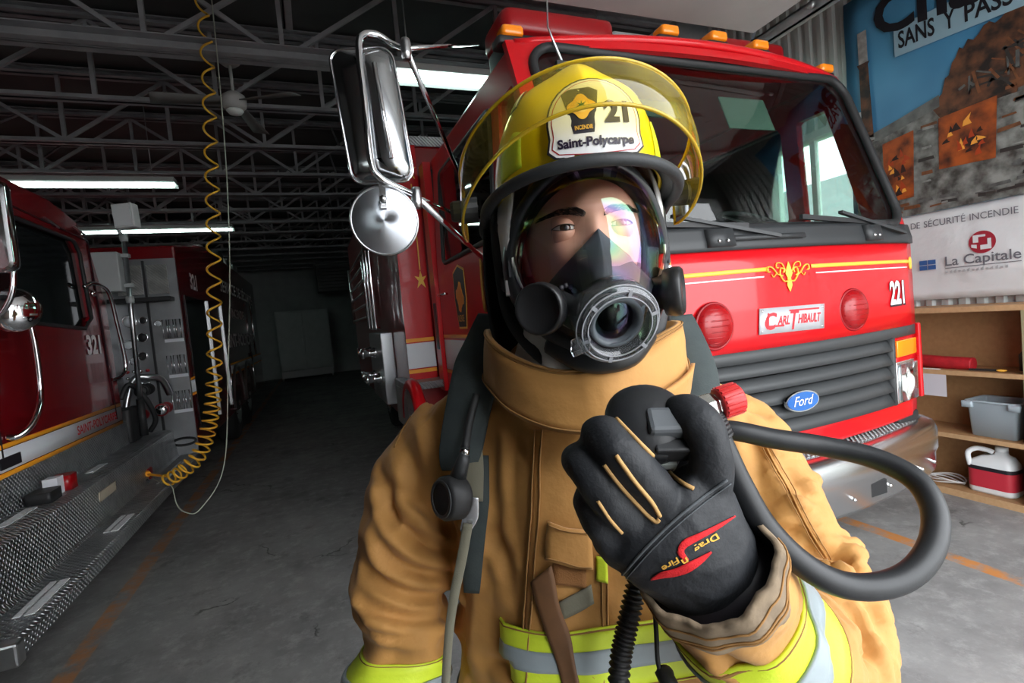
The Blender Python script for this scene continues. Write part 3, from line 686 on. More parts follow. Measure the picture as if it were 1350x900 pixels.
MB().tube([F(1.16, 2.62, .02), F(1.13, 2.79, .05), (1.12, 2.05, 3.1)], [.008, .004, .003], 6).build('antenna', M_steel, T)
MB().obox(F(1.16, 2.59, .02), (1, 0, 0), .035, (0, 0, 1), .02, (0, 1, 0), .012).build('antenna_mount', M_rub, T)
# bumper
def BY(x): t = (x - CX) / 1.2; return 1.80 - .16 * (1 - t * t) + .04 * max(0, (abs(t) - .9) / .1) ** 2
def BP(u, prof): x = .85 + 2.4 * u; y = BY(x); return [(x, y + a, b) for a, b in prof]
prof = [(0.02, .40), (0, .43), (0, .52), (-.015, .545), (-.015, .65), (0, .685), (.05, .70), (.34, .70), (.34, .68), (.06, .67), (.04, .42)]
MB().loft([BP(k / 40, prof) for k in range(41)], True).build('bumper', mat('bumper_chrome', (.74, .75, .76), .24, 1.0), T)
MB().slab(lambda u, v: Vector((.9 + 2.3 * u, BY(.9 + 2.3 * u) + .07 + .25 * v, .706)), lambda u, v: Vector((.9 + 2.3 * u, BY(.9 + 2.3 * u) + .07 + .25 * v, .700)), 20, 1).build('bumper_deck', M_tread, T)
for xx in (1.5, 2.3, 2.6, 2.95, 3.12): MB().lathe([(0, .008), (.008, .007), (.011, 0)], (xx, BY(xx) - .002, .475), (0, -1, 0), 12).build('bumper_bolt', M_chrome, T)
MB().rbox((2.95, 1.83, .70), (3.13, 1.95, .76), .02).build('bumper_stop', M_rub, T, bevel=.01)
MB().box((2.42, BY(2.48) - .004, .455), (2.55, BY(2.48) + .02, .525)).build('tow_slot', M_dark, T)
MB().box((1.0, 1.9, .33), (3.12, 1.98, .44)).build('front_crossbar', mat('frame_grey', (.06, .065, .07), .5), T, bevel=.01)
for xx in (1.5, 2.6): MB().box((xx - .05, 1.95, .45), (xx + .05, 9.3, .72)).build('chassis_rail', M_dark, T)
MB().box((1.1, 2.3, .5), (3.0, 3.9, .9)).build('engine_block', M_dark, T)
for s, xx in ((-1, .93), (1, 3.17)):
    wheel(T, xx, 3.0, .50, s); wheel(T, xx - s * -.0, 7.8, .50, s)
    MB().tube([(xx + s * .0, 3.0 + .6 * math.cos(a), .5 + .6 * math.sin(a)) for a in [PI * k / 12 for k in range(13)]], .035, 8).build('wheel_arch', M_rub, T)
# body behind the cab, wider than the cab
bw0, bw1 = .70, 3.40
body = MB().box((bw0, 4.25, .62), (bw1, 9.5, 2.98)).build('body', M_dkred, T, bevel=.02)
MB().box((bw0 - .004, 4.235, 1.0), (.93, 4.25, 2.98)).build('body_front_panel', M_red, body)
MB().box((bw0 - .006, 4.226, 1.135), (.93, 4.236, 1.345)).build('stripe', M_silver, body)
for zz in (1.355, 1.095): MB().box((bw0 - .006, 4.226, zz), (.93, 4.236, zz + .03)).build('stripe', M_orange, body)
gs = [(0, .10), (.014, .04), (.05, .05), (.02, .01), (.035, -.05), (0, -.015), (-.035, -.05), (-.02, .01), (-.05, .05), (-.014, .04)]
for zz in (1.85, 2.75): MB().prism(gs, .003, lambda a, b, w_: Vector((.87 + a, 4.233 - w_, zz + b))).build('scroll_ornament', M_gold, body)
MB().box((.865, 4.23, 1.95), (.875, 4.236, 2.66)).build('pinstripe', M_gold, body)
MB().box((.78, 4.25, 2.98), (3.3, 9.4, 3.06)).build('hose_bed_cover', M_tread, body)
MB().box((.62, 4.0, .98), (1.0, 4.6, 1.04)).build('fender_step', M_tread, T, bevel=.01)
MB().box((.62, 4.0, .66), (.66, 4.6, .98)).build('step_side', M_tread, T)
MB().tube([(.66, 3.95 + .30 * math.cos(a), .74 + .30 * math.sin(a)) for a in [PI * k / 10 for k in range(11)]], .05, 8).build('mudguard', M_red, T)
# valves, ladder and equipment on the body side
MB().box((.58, 5.0, .75), (.70, 6.1, 1.45)).build('side_panel', mat('panel_grey', (.50, .52, .54), .35, .6), T, bevel=.01)
for k in range(4):
    yy, zz = 5.2 + k * .22, 1.0 + (k % 2) * .25
    MB().lathe([(.05, 0), (.055, .03), (.04, .05), (.04, .12), (.055, .13), (.055, .16), (0, .16)], (.58, yy, zz), (-1, 0, 0), 16).build('discharge_outlet', M_chrome, T)
for k in range(3): MB().tube([(.60, 5.1 + k * .3, 1.5), (.56, 5.1 + k * .3, 1.5), (.56, 5.1 + k * .3, 2.3), (.60, 5.1 + k * .3, 2.3)], .02, 8).build('grab_rail', M_chrome, T)
for yy in (6.2, 8.9): MB().tube([(.64, yy, 1.6), (.64, yy, 2.5)], .025, 8).build('ladder_upright', M_steel, T)
for k in range(6): MB().tube([(.64, 6.2, 1.65 + k * .16), (.64, 8.9, 1.65 + k * .16)], .016, 6).build('ladder_rung', M_steel, T)
# mirror assembly on the near corner
jt, jb = atD(535, 64, 1.86), atD(549, 260, 1.86)
ma = MB()
ma.tube([jt, onX(630, 58, .99)], .0085, 8); ma.tube([jt, onX(614, 250, .985)], .012, 8)
ma.tube([jb, onX(614, 288, .97)], .010, 8); ma.tube([jb, onX(650, 352, .96)], .013, 8)
MA = ma.build('mirror_arm', M_chrome, T)
lp = spline([atD(*p) for p in ((549, 258, 1.86), (522, 246, 1.84), (500, 233, 1.80), (489, 212, 1.79), (480, 130, 1.79), (473, 62, 1.80), (480, 46, 1.82), (497, 46, 1.85), (516, 58, 1.87), (535, 66, 1.87))], 6)
MB().tube(lp, .0125, 10).build('mirror_loop', M_chrome, MA)
for p in (jt, jb): MB().lathe([(0, -.04), (.016, -.04), (.02, -.02), (.02, .02), (.016, .035), (0, .035)], p, (.05, .1, 1), 12).build('clamp', M_steel, MA)
mc = atD(490, 152, 1.86); mu = Vector((.965, -.26, 0)); mv = Vector((-.0, 0, 1)); mn = Vector((-.26, -.965, 0))
mv = (mv + mu * -.075).normalized()
def mring(sx, sz, h): return [mc + mu * a + mv * b + mn * h for a, b in rrect(-sx, -sz, sx, sz, .045, 6)]
mh = MB().loft([mring(.105, .235, -.035), mring(.112, .242, -.03), mring(.112, .242, -.008), mring(.100, .230, .012), mring(.07, .20, .028), mring(.035, .165, .033)]).build('mirror_head', mat('mirror_back', (.40, .41, .42), .16, 1.0), MA)
MB().tube(mring(.113, .243, -.008), .006, 8, closed=True).build('mirror_rim', M_chrome, mh)
MB().loft([mring(.100, .230, -.036), mring(.100, .230, -.038)]).build('mirror_glass', mat('mirror_silver', (.9, .9, .9), .02, 1.0), mh)
MB().tube([mc + mu * .045 + mn * .034 + mv * a for a in (-.17, .17)], .009, 8).build('mirror_rib', M_chrome, mh)
rc = atD(507, 291, 1.84); rn = (Vector(CP) - rc).normalized() + Vector((-.1, 0, .05)); rn.normalize()
msp = mat('spun_steel', (.70, .74, .80), .34, 1.0, aniso=.95)
tg = msp.node_tree.nodes.new('ShaderNodeTangent'); tg.direction_type = 'RADIAL'; tg.axis = 'Z'
msp.node_tree.links.new(tg.outputs[0], msp.node_tree.nodes['Principled BSDF'].inputs['Tangent'])
rm = MB().lathe([(0, .012), (.02, .0115), (.115, .004), (.121, 0), (.121, -.012), (.11, -.02), (0, -.02)], (0, 0, 0), (0, 0, 1), 64).build('convex_mirror', msp, MA, origin=(0, 0, 0))
rm.location = rc - ROOT[MA.name]; rm.rotation_euler = rn.to_track_quat('Z', 'Y').to_euler()
MB().tube([rc + rn * .0 + rn.cross(Vector((0, 0, 1))).normalized() * 0 + Vector((.122 * math.cos(a), 0, .122 * math.sin(a))) - rn * (rn.x * .122 * math.cos(a) + rn.z * .122 * math.sin(a)) for a in [2*PI*k/40 for k in range(40)]], .005, 6, closed=True).build('mirror_rim', M_steel, MA)
MB().bar(atD(503, 240, 1.82), atD(506, 275, 1.81), .022, .012, up=(0, 1, 0)).build('mirror_bracket', M_chrome, MA)
MB().lathe([(0, .01), (.012, .008), (.014, 0)], atD(505, 262, 1.80), (-.3, -.95, 0), 10).build('bolt', M_steel, MA)

# ----------------------------------------------------------------- truck 321 (left bay)
LXc, LXb = -1.6, -1.2
U = thing('fire_truck', (-2.7, 7.5, 0), 'red fire truck numbered 321, shade put into its colour, with open pump panel and diamond-plate running board', 'fire truck')
M_shadered = mat('shaded_fire_red', (.17, .0025, .006), .25, coat=.6, vary=(1.2, .4, (.11, .002, .004)))  # fire red darkened: the dim bay's shade is put into its colour
def LS(y, z, d=0.0): return Vector((LXc + d, y, z))
def LB(y, z, d=0.0): return Vector((LXb + d, y, z))
# cab: side with window hole, front, roof, back
so = [(2.62, .90), (5.24, .90), (5.20, 1.9), (5.0, 2.35), (4.80, 2.52), (4.4, 2.58), (2.95, 2.58), (2.62, 1.7)]
mb = MB(); holed(mb, so, [(3.62, 1.74), (4.72, 1.70), (4.86, 1.78), (4.80, 2.28), (4.72, 2.36), (3.72, 2.36), (3.62, 2.28)], lambda a, b, w_: LS(a, b, -w_), .06); cs = mb.build('cab_side', M_shadered, U)
MB().box((LXc - .045, 3.58, 1.68), (LXc - .03, 4.9, 2.4)).build('side_window', M_darkglass, cs)
MB().tube([LS(a, b, .002) for a, b in [(3.62, 1.74), (4.72, 1.70), (4.86, 1.78), (4.80, 2.28), (4.72, 2.36), (3.72, 2.36), (3.62, 2.28)]], .014, 6, closed=True).build('window_seal', M_rub, cs)
MB().loft([[(x, 2.62, .90), (x, 5.22, .90), (x, 5.18, 1.9), (x, 4.98, 2.35), (x, 4.78, 2.52), (x, 4.4, 2.58), (x, 2.95, 2.58), (x, 2.62, 1.7)] for x in (-3.8, LXc - .07)], True, smooth=False).build('cab_shell', M_shadered, U)
MB().box((-3.7, 2.60, 1.75), (-1.75, 2.64, 2.45)).build('front_windscreen', M_darkglass, U)
MB().tube([LS(a, b, .004) for a, b in ((3.46, .95), (3.46, 2.44), (4.98, 2.40), (5.1, .95))], .006, 6).build('door_seam', M_blk, cs)
MB().slab(lambda u, v: LS(2.62 + 2.6 * u, .925 + .115 * v, .004), lambda u, v: LS(2.62 + 2.6 * u, .925 + .115 * v, .001), 2, 1).build('stripe', M_silver, cs)
for zz in (1.045, .895): MB().slab(lambda u, v: LS(2.62 + 2.6 * u, zz + .025 * v, .006), lambda u, v: LS(2.62 + 2.6 * u, zz + .025 * v, .001), 2, 1).build('stripe', M_orange, cs)
text_mb('SAINT-POLYCARPE', lambda u, v: LS(4.72 + u, .955 + v, .007), .06, .74, bold=.015).build('lettering', mat('plate_red', (.60, .02, .03), .5), cs)
text_mb('321', lambda u, v: LS(4.83 + u, 1.51 + v, .006), .135, .26, bold=.04).build('number', M_ltr, cs)
MB().box((LXc, 3.42, .94), (LXc + .01, 3.62, 1.0)).build('stripe_marker', M_blk, cs)
MB().tube(spline([(LXc, 3.68, 1.80), (-1.50, 3.68, 1.74), (-1.5, 3.705, 1.34), (-1.5, 3.60, 1.17), (-1.55, 3.54, 1.10), (LXc, 3.52, 1.10)], 6), .016, 8).build('grab_handle', M_chrome, cs)
MB().tube(spline([(LXc, 4.80, 2.02), (-1.55, 4.87, 2.05), (-1.54, 5.10, 2.0), (-1.54, 5.20, 1.75), (-1.54, 5.28, 1.40), (-1.56, 5.22, 1.30), (LXc, 5.1, 1.28)], 6), .016, 8).build('grab_handle', M_chrome, cs)
# chrome mirror at the door front
mq = MB().rbox((-1.56, 3.28, 1.95), (-1.36, 3.36, 2.42), .05, axis=1).build('mirror_head', M_chrome, U, bevel=.02)
MB().tube(spline([(LXc, 3.35, 2.46), (-1.45, 3.34, 2.47), (-1.40, 3.34, 2.3), (-1.40, 3.34, 1.9), (-1.5, 3.36, 1.72), (LXc, 3.4, 1.70)], 6), .014, 8).build('mirror_arm', M_chrome, mq)
MB().lathe([(0, .04), (.06, .035), (.10, .015), (.115, 0), (.115, -.02), (0, -.03)], (-1.44, 3.40, 1.77), (.5, -.85, .0), 32).build('convex_mirror', M_chrome, mq)
for p in ((2.44, 4.3), (2.47, 4.75)): MB().bar(LS(p[1], p[0], .005), LS(p[1] + .2, p[0] - .03, .005), .012).build('roof_trim', M_steel, cs)
MB().lathe([(0, .02), (.02, .015), (.025, 0)], LS(4.95, 1.98, .005), (1, 0, 0), 12).build('door_hinge', M_chrome, cs)
# skirts, two-level diamond-plate running board with reflective steps
MB().box((LXc - .02, 2.45, .68), (LXc + .004, 5.85, .90)).build('skirt', M_tread, U)
rp = [(-1.60, .66), (-1.60, .70), (-1.45, .70), (-1.40, .68), (-1.375, .45), (-1.36, .43), (-1.20, .43), (-1.18, .42), (-1.18, .36), (-1.20, .36), (-1.21, .40), (-1.38, .40), (-1.42, .66)]
rb = MB().loft([[(x, y, z) for x, z in rp] for y in (2.48, 5.85)], True, smooth=False).build('running_board', M_tread, U)
MB().box((-1.40, 2.46, .34), (-1.175, 2.52, .435)).build('board_end', M_steel, rb, bevel=.01)
M_refl = mat('step_reflector', (.85, .86, .88), .3, vary=(60, .5, (.5, .5, .5)))
def patch(x0, x1, y0, y1, z): MB().box((x0, y0, z), (x1, y1, z + .004)).build('step_reflector', M_refl, rb)
for y0, y1 in ((2.72, 3.05), (3.7, 4.0)): patch(-1.30, -1.275, y0, y1, .431); patch(-1.262, -1.225, y0, y1, .431)
patch(-1.26, -1.24, 4.75, 5.5, .431); patch(-1.29, -1.275, 4.75, 5.5, .431)
for y0, y1 in ((3.2, 3.5), (4.25, 4.5)): patch(-1.55, -1.50, y0, y1, .701)
MB().obox((-1.39, 4.1, .56), (0, 1, 0), .14, (.025, 0, .23), .06, (1, 0, -.1), .004).build('step_patch', mat('worn_tan', (.42, .36, .27), .6), rb)
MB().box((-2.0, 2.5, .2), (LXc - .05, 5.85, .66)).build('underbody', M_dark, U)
MB().rbox((-1.58, 3.55, .70), (-1.46, 3.70, .76), .02).build('wheel_chock', M_rub, rb)
MB().box((-1.56, 3.72, .70), (-1.49, 3.80, .80)).build('step_lamp', M_silver, rb)
MB().rbox((-1.56, 3.80, .70), (-1.46, 3.92, .79), .03).build('step_lamp', M_redlens, rb)
# forward-facing equipment panel, pump bay
M_pan = mat('brushed_panel', (.34, .345, .355), .38, .85, vary=(6, .5, (.22, .225, .23)))
PY = 5.85
pn = MB().box((-1.95, PY, .43), (LXb, PY + .04, 2.37)).build('pump_panel', M_pan, U)
for x0, x1 in ((-1.69, -1.485), (-1.445, -1.275)): MB().box((x0, PY - .012, 2.03), (x1, PY, 2.31)).build('treadplate_door', M_treadb, pn)
MB().box((-1.75, PY - .16, 1.95), (-1.24, PY, 1.99)).build('ledge', M_rub, pn, bevel=.006)
MB().box((-1.475, PY - .02, .6), (-1.455, PY, 2.35)).build('panel_post', M_rub, pn)
for zz, xx in ((1.68, -1.285), (1.33, -1.285), (.98, -1.28)):
    for k in range(3):
        x = xx - .055 + k * .055
        MB().tube([(x - .018, PY, zz - .09), (x - .018, PY - .05, zz - .09), (x - .018, PY - .05, zz + .09), (x + .018, PY - .05, zz + .09), (x + .018, PY - .05, zz - .09), (x + .018, PY, zz - .09)], .006, 6).build('valve_handle', M_chrome, pn)
    MB().box((xx - .08, PY - .012, zz - .13), (xx + .08, PY, zz - .10)).build('handle_label', M_silver, pn)
MB().tube([(-1.31 + .10 * math.cos(a) * (1), PY - .012, .56 + .035 * math.sin(a)) for a in [2*PI*k/24 for k in range(24)]], .012, 6, closed=True).build('hand_slot_rim', M_rub, pn)
for i, (x, z, r) in enumerate(((-1.63, 1.78, .06), (-1.54, 1.62, .045), (-1.66, 1.56, .045), (-1.56, 1.44, .04), (-1.64, 1.40, .035), (-1.52, 1.78, .035), (-1.40, 1.74, .03))):
    g = MB().lathe([(0, .02), (r * .85, .02), (r, .025), (r, 0)], (x, PY, z), (0, -1, 0), 20).build('gauge', M_chrome, pn)
    MB().lathe([(0, .0225), (r * .82, .0225), (r * .82, .02)], (x, PY, z), (0, -1, 0), 20).build('gauge_face', M_rub if i % 2 else M_silver, g)
for k in range(12): MB().lathe([(0, .03), (.014, .028), (.016, 0)], (-1.70 + (k % 4) * .055, PY, 1.30 - (k // 4) * .06), (0, -1, 0), 10).build('control_knob', M_chrome if k % 3 else M_redlens, pn)
for i, (x, z, l) in enumerate(((-1.55, 1.12, .22), (-1.42, .92, .20), (-1.62, .88, .24))):
    v = MB().lathe([(.055, 0), (.055, .05), (.042, .06), (.042, l - .06), (.06, l - .05), (.06, l), (.045, l), (.045, l - .03), (0, l - .03)], (x, PY, z), (0, -1, 0), 20).build('discharge_outlet', M_rub if i == 0 else M_dkred, pn)
    MB().lathe([(0, l + .015), (.04, l + .015), (.05, l), (.05, l - .02)], (x, PY, z), (0, -1, 0), 20).build('outlet_cap', M_chrome if i else M_rub, v)
MB().tube(spline([(-1.68, 5.5, .86), (-1.60, 5.6, 1.22), (-1.48, 5.65, 1.24), (-1.40, 5.72, 1.20), (-1.37, 5.8, 1.05)], 8), .028, 10).build('suction_hose', M_steel, pn)
MB().tube(spline([(-1.66, 5.45, 1.08), (-1.60, 5.5, 1.20), (-1.5, 5.55, 1.05), (-1.46, 5.6, .85), (-1.52, 5.62, .74)], 8), .022, 10).build('suction_hose', M_rub, pn)
MB().rbox((-1.72, 5.3, .70), (-1.56, 5.6, 1.0), .04).build('pump_casing', M_rub, pn, bevel=.02)
MB().box((-1.95, 5.26, .7), (-1.74, PY, 2.35)).build('bay_back', M_pan, U)
MB().box((-1.74, 5.29, 2.02), (-1.50, 5.42, 2.36)).build('bracket_box', M_cab, U, bevel=.01)
for zz in (2.06, 2.32): MB().box((-1.60, 5.36, zz), (-1.44, 5.42, zz + .03)).build('bracket_arm', M_cab, U)
# scene light on its pole
pt, pb_ = Vector((-1.467, 5.4, 2.52)), Vector((-1.505, 5.4, 1.02))
sl = MB().tube([pb_, pt], .02, 10).build('light_pole', M_steel, U)
MB().tube([pb_ + V(0, 0, -.28), pb_ + V(0, 0, .05)], .032, 10).build('pole_sleeve', M_rub, sl)
for tt in (.62, .98): q = pb_.lerp(pt, tt); MB().lathe([(0, -.03), (.03, -.03), (.034, 0), (.03, .03), (0, .03)], q, (0, 0, 1), 12).build('pole_clamp', M_cab, sl)
MB().obox((-1.43, 5.40, 2.68), (.97, -.25, .05), .085, (.25, .97, 0), .05, (-.05, 0, 1), .105).build('floodlight', mat('flood_white', (.62, .62, .62), .5), sl, bevel=.008)
MB().obox((-1.445, 5.345, 2.68), (.97, -.25, .05), .070, (.25, .97, 0), .006, (-.05, 0, 1), .09).build('floodlight_glass', mat('flood_glass', (.70, .71, .72), .25), sl)
MB().tube(spline([(-1.46, 5.40, 2.50), (-1.50, 5.41, 2.56), (-1.45, 5.42, 2.60)], 5), .016, 8).build('floodlight_yoke', M_cab, sl)
# rear body with doors, lettering, stripe and wheels
rbod = MB().add([(x, y, z) for x in (-4.2, LXb) for y, z in ((PY + .04, .46), (12.9, .46), (12.9, 2.75), (7.4, 2.75), (PY + .04, 2.50))], [(0, 1, 2, 3, 4), (9, 8, 7, 6, 5), (0, 5, 6, 1), (1, 6, 7, 2), (2, 7, 8, 3), (3, 8, 9, 4), (4, 9, 5, 0)]).build('rear_body', M_shadered, U, bevel=.02)
MB().slab(lambda u, v: LB(PY + .04 + 7.0 * u, 1.03 + .12 * v, .005), lambda u, v: LB(PY + .04 + 7.0 * u, 1.03 + .12 * v, .001), 2, 1).build('stripe', M_silver, rbod)
for zz in (1.155, 1.00): MB().slab(lambda u, v: LB(PY + .04 + 7.0 * u, zz + .025 * v, .006), lambda u, v: LB(PY + .04 + 7.0 * u, zz + .025 * v, .001), 2, 1).build('stripe', M_orange, rbod)
text_mb('SAINT-POLYCARPE', lambda u, v: LB(7.4 + u * .9, 1.06 + v, .008), .055, .9, bold=.01).build('lettering', mat('plate_red', (.60, .02, .03), .5), rbod)
text_mb('321', lambda u, v: LB(6.56 + u, 2.12 + v, .006), .16, .34, bold=.04).build('number', M_ltr, rbod)
for wd_, u0, ww in (('SERVICE', -1.95, 1.55), ('DE', -.25, .40), ('SÉCURITÉ', .30, 1.65)): text_mb(wd_, lambda u, v: LB(10.3 + u0 + u, 2.27 + v - .03 * ((u0 + u) / 2) ** 2, .006), .17, ww, bold=.02, center=False).build('lettering', M_ltr, rbod)
text_mb('INCENDIE', lambda u, v: LB(9.9 + u, 1.88 + v, .006), .15, 1.5, bold=.02).build('lettering', M_ltr, rbod)
text_mb('SAINT-POLYCARPE', lambda u, v: LB(10.1 + u, 1.42 + v, .006), .20, 4.0, bold=.02).build('lettering', M_ltr, rbod)
for y0, y1 in ((6.05, 7.15), (7.25, 8.1)):
    dd = MB().box((LXb, y0, .62), (LXb + .012, y1, 2.02)).build('locker_door', M_darkglass if y0 < 7 else M_shadered, rbod, bevel=.004)
    MB().box((LXb, y1 - .03, .62), (LXb + .03, y1, 2.02)).build('door_edge', M_steel, dd)
for yy in (8.9, 10.25):
    wheel(U, LXb - .02, yy, .52, 1)
    MB().tube([(LXb + .01, yy + .60 * math.cos(a), .52 + .60 * math.sin(a)) for a in [PI * k / 12 for k in range(13)]], .03, 8).build('wheel_arch', M_steel, U)
wheel(U, LXc - .42, 3.3, .50, 1)
wheel(U, -3.78, 3.3, .50, -1); wheel(U, -4.18, 8.9, .52, -1); wheel(U, -4.18, 10.25, .52, -1)
for yy in (8.2, 11.0): MB().tube([LB(yy, .55, .02), LB(yy, 1.25, .02)], .018, 8).build('trim_rail', M_chrome, rbod)
MB().tube(spline([LB(11.5, 2.3, .05), LB(11.5, 1.2, .05)], 2), .02, 8).build('trim_rail', M_chrome, rbod)
for k, (yy, zz) in enumerate(((9.3, 2.85), (10.2, 2.86), (11.0, 2.9))): MB().rbox((-1.75, yy, 2.75), (-1.3, yy + .5, 2.75 + .22), .05).build('roof_box', M_steel if k else M_rub, rbod, bevel=.02)

# ================================================================= COILED AIR LINE
M_yel = mat('yellow_hose', (.78, .42, .035), .4)
path = spline([(-.56, 4.66, 4.5), (-.56, 4.65, 3.8), (-.60, 4.64, 3.2), (-.66, 4.62, 2.4), (-.76, 4.58, 1.34), (-.83, 4.57, .92), (-.93, 4.57, .66), (-1.06, 4.57, .54), (-1.19, 4.62, .475)], 24)
L = [0]
for a, b in zip(path[:-1], path[1:]): L.append(L[-1] + (b - a).length)
tot = L[-1]; ph = 0; pts = []; Nn = 1500; Lc = np.array(L); pa = np.array([list(p) for p in path])
rad = sp1([0, tot * .1, tot * .75, tot * .95, tot], [.03, .042, .05, .055, .045])
pit = sp1([0, tot * .5, tot * .72, tot * .82, tot], [.21, .185, .16, .07, .05])
for k in range(Nn + 1):
    s_ = tot * k / Nn
    p = Vector([np.interp(s_, Lc, pa[:, i]) for i in range(3)]); q = Vector([np.interp(min(s_ + .02, tot), Lc, pa[:, i]) for i in range(3)]); t0 = (q - Vector([np.interp(max(s_ - .02, 0), Lc, pa[:, i]) for i in range(3)])).normalized()
    n1 = t0.cross(Vector((0, 1, 0))).normalized(); n2 = t0.cross(n1); ph += 2 * PI * (tot / Nn) / pit(s_)
    pts.append(p + (n1 * math.cos(ph) + n2 * math.sin(ph)) * rad(s_))
H = thing('coiled_air_hose', (-.56, 4.66, 4.5), 'yellow coiled air hose hanging from the roof down to the running board', 'hose')
MB().tube(pts, .0085, 6).build('coil', M_yel, H)
MB().tube(spline([pts[-1], (-1.21, 4.68, .50), (-1.30, 4.78, .50), (-1.36, 4.85, .50)], 6), .009, 8).build('hose_tail', M_orange, H)
MB().tube([(-1.36, 4.85, .50), (-1.39, 4.90, .505)], [.02, .026], 10).build('coupling', M_orange, H)
MB().tube([(-.56, 4.66, 4.48), (-.56, 4.66, 4.60)], .012, 8).build('ceiling_hook', M_steel, H)
cl = spline([(-.47, 4.62, 4.61), (-.50, 4.60, 3.2), (-.56, 4.57, 2.2), (-.66, 4.52, 1.3), (-.76, 4.46, .55), (-.93, 4.36, .28), (-1.02, 4.34, .28), (-1.09, 4.42, .33), (-1.14, 4.55, .445), (-1.24, 4.7, .45), (-1.33, 4.84, .46)], 8)
MB().tube(cl, .0045, 6).build('charging_cable', mat('grey_cable', (.40, .42, .34), .5), label='thin pale charging cable hanging beside the coiled yellow hose', cat='cable', origin=(-.47, 4.62, 4.61))
t = thing('cable_plug', (-1.42, 4.92, .43), 'small dark red plug lying on the running board at the hose end', 'plug')
MB().rbox((-1.43, 4.90, .431), (-1.37, 5.02, .53), .02).build('plug_body', M_redlens, t, bevel=.01)
MB().box((-1.44, 5.02, .44), (-1.38, 5.10, .50)).build('plug_socket', M_rub, t, bevel=.008)
MB().tube([(-1.40, 4.90, .46), (-1.36, 4.82, .45)], .01, 8).build('strain_relief', M_rub, t)

# ================================================================= BANNER, SHELVES
BX = 4.262
def BN(y, z, d=0.0): return Vector((BX - d, y, z))
t = thing('banner', (BX, 1.6, 1.33), 'printed fire-safety banner showing a burnt house above a white logo strip', 'banner')
BY0, BY1 = 2.90, .45
def bs(name, y0, y1, z0, z1, m, d, nu=20, nv=12):
    wob = lambda u, v: .006 * math.sin(u * 17 + v * 5) + .004 * math.sin(v * 23 + u * 3)
    return MB().slab(lambda u, v: BN(y0 + (y1 - y0) * u, z0 + (z1 - z0) * v, d + wob(u, v)), lambda u, v: BN(y0 + (y1 - y0) * u, z0 + (z1 - z0) * v, d - .0015 + wob(u, v)), nu, nv).build(name, m, t)
bs('white_strip', BY0 - .0, BY1, 1.33, 1.965, mat('banner_white', (.66, .67, .68), .45, bump=(7, .5, .02)), .012)
bs('sky_print', BY0, BY1, 1.965, 3.75, mat('banner_blue', (.06, .22, .40), .4, vary=(1.6, .9, (.10, .34, .56), 2)), .012)
M_ruin = mat('burnt_wall_print', (.05, .045, .04), .5, vary=(11, 1.0, (.27, .28, .26), 12))
M_ruin2 = mat('charred_print', (.018, .013, .012), .5, vary=(12, 1.0, (.17, .065, .03), 12))
M_flame = mat('flame_print', (.42, .09, .015), .5, vary=(8, 1.0, (.035, .012, .01), 8))
def poly(name, pts_, m, d): 
    n = len(pts_); MB().add([BN(a, b, d) for a, b in pts_] + [BN(a, b, d - .001) for a, b in pts_], [tuple(range(n)), tuple(range(2 * n - 1, n - 1, -1))]).build(name, m, t)
def jag(a, b, n, am):
    return [(a[0] + (b[0] - a[0]) * k / n, a[1] + (b[1] - a[1]) * k / n + random.uniform(-am, am)) for k in range(n + 1)]
poly('house_print', jag((2.86, 2.62), (2.2, 2.70), 14, .015) + jag((2.2, 2.72), (BY1, 2.75), 20, .02) + [(BY1, 1.965), (2.86, 1.965)], M_ruin, .026)
poly('charred_roof_print', jag((2.30, 2.66), (2.12, 3.00), 8, .03) + jag((2.10, 3.02), (1.75, 3.16), 12, .03) + jag((1.7, 3.2), (.9, 3.4), 14, .04) + [(.6, 2.6), (2.25, 2.60)], M_ruin2, .028)
poly('beam_print', [(2.84, 2.55), (2.25, 2.68), (2.25, 2.76), (2.5, 2.70), (2.84, 2.63)], mat('beam_print', (.17, .18, .17), .5, vary=(12, .8, (.07, .07, .07))), .030)
poly('chimney_print', [(2.79, 2.60), (2.70, 2.60), (2.715, 3.20), (2.70, 3.22), (2.80, 3.22), (2.785, 3.18)], M_ruin2, .030)
poly('chimney_cap_print', [(2.785, 3.22), (2.715, 3.22), (2.715, 3.46), (2.785, 3.46)], mat('cap_print', (.40, .38, .36), .5, vary=(20, .7, None)), .030)
poly('burning_window_print', [(2.64, 2.10), (2.44, 2.10), (2.42, 2.58), (2.64, 2.55)], M_flame, .031)
poly('burning_window_print', [(2.27, 2.25), (1.95, 2.23), (1.93, 2.62), (2.26, 2.60)], M_flame, .031)
poly('burning_window_print', [(1.6, 2.25), (1.2, 2.23), (1.2, 2.66), (1.6, 2.64)], M_flame, .031)
M_pl = [mat('siding_print_pale', (.30, .31, .29), .5, vary=(25, .8, None)), mat('siding_print_dark', (.035, .03, .028), .5), mat('siding_print_rust', (.20, .075, .03), .5, vary=(25, .8, None)), mat('siding_print_grey', (.13, .13, .125), .5, vary=(25, .8, None))]
for k in range(300):
    y_, z_ = random.uniform(1.2, 2.80), random.uniform(2.0, 2.68)
    if any(a < y_ < b and z_ > 2.06 for a, b in ((2.38, 2.68), (1.88, 2.32), (1.14, 1.66))): continue
    w_, h_, r_ = random.uniform(.02, .07), random.uniform(.004, .013), random.uniform(-.08, .08)
    poly('charred_siding_print', [(y_ + w_, z_ - h_ + r_ * w_), (y_ - w_, z_ - h_ - r_ * w_), (y_ - w_ * .9, z_ + h_ - r_ * w_), (y_ + w_ * .95, z_ + h_ + r_ * w_)], M_pl[k % 4], .0315 + .0001 * (k % 7))
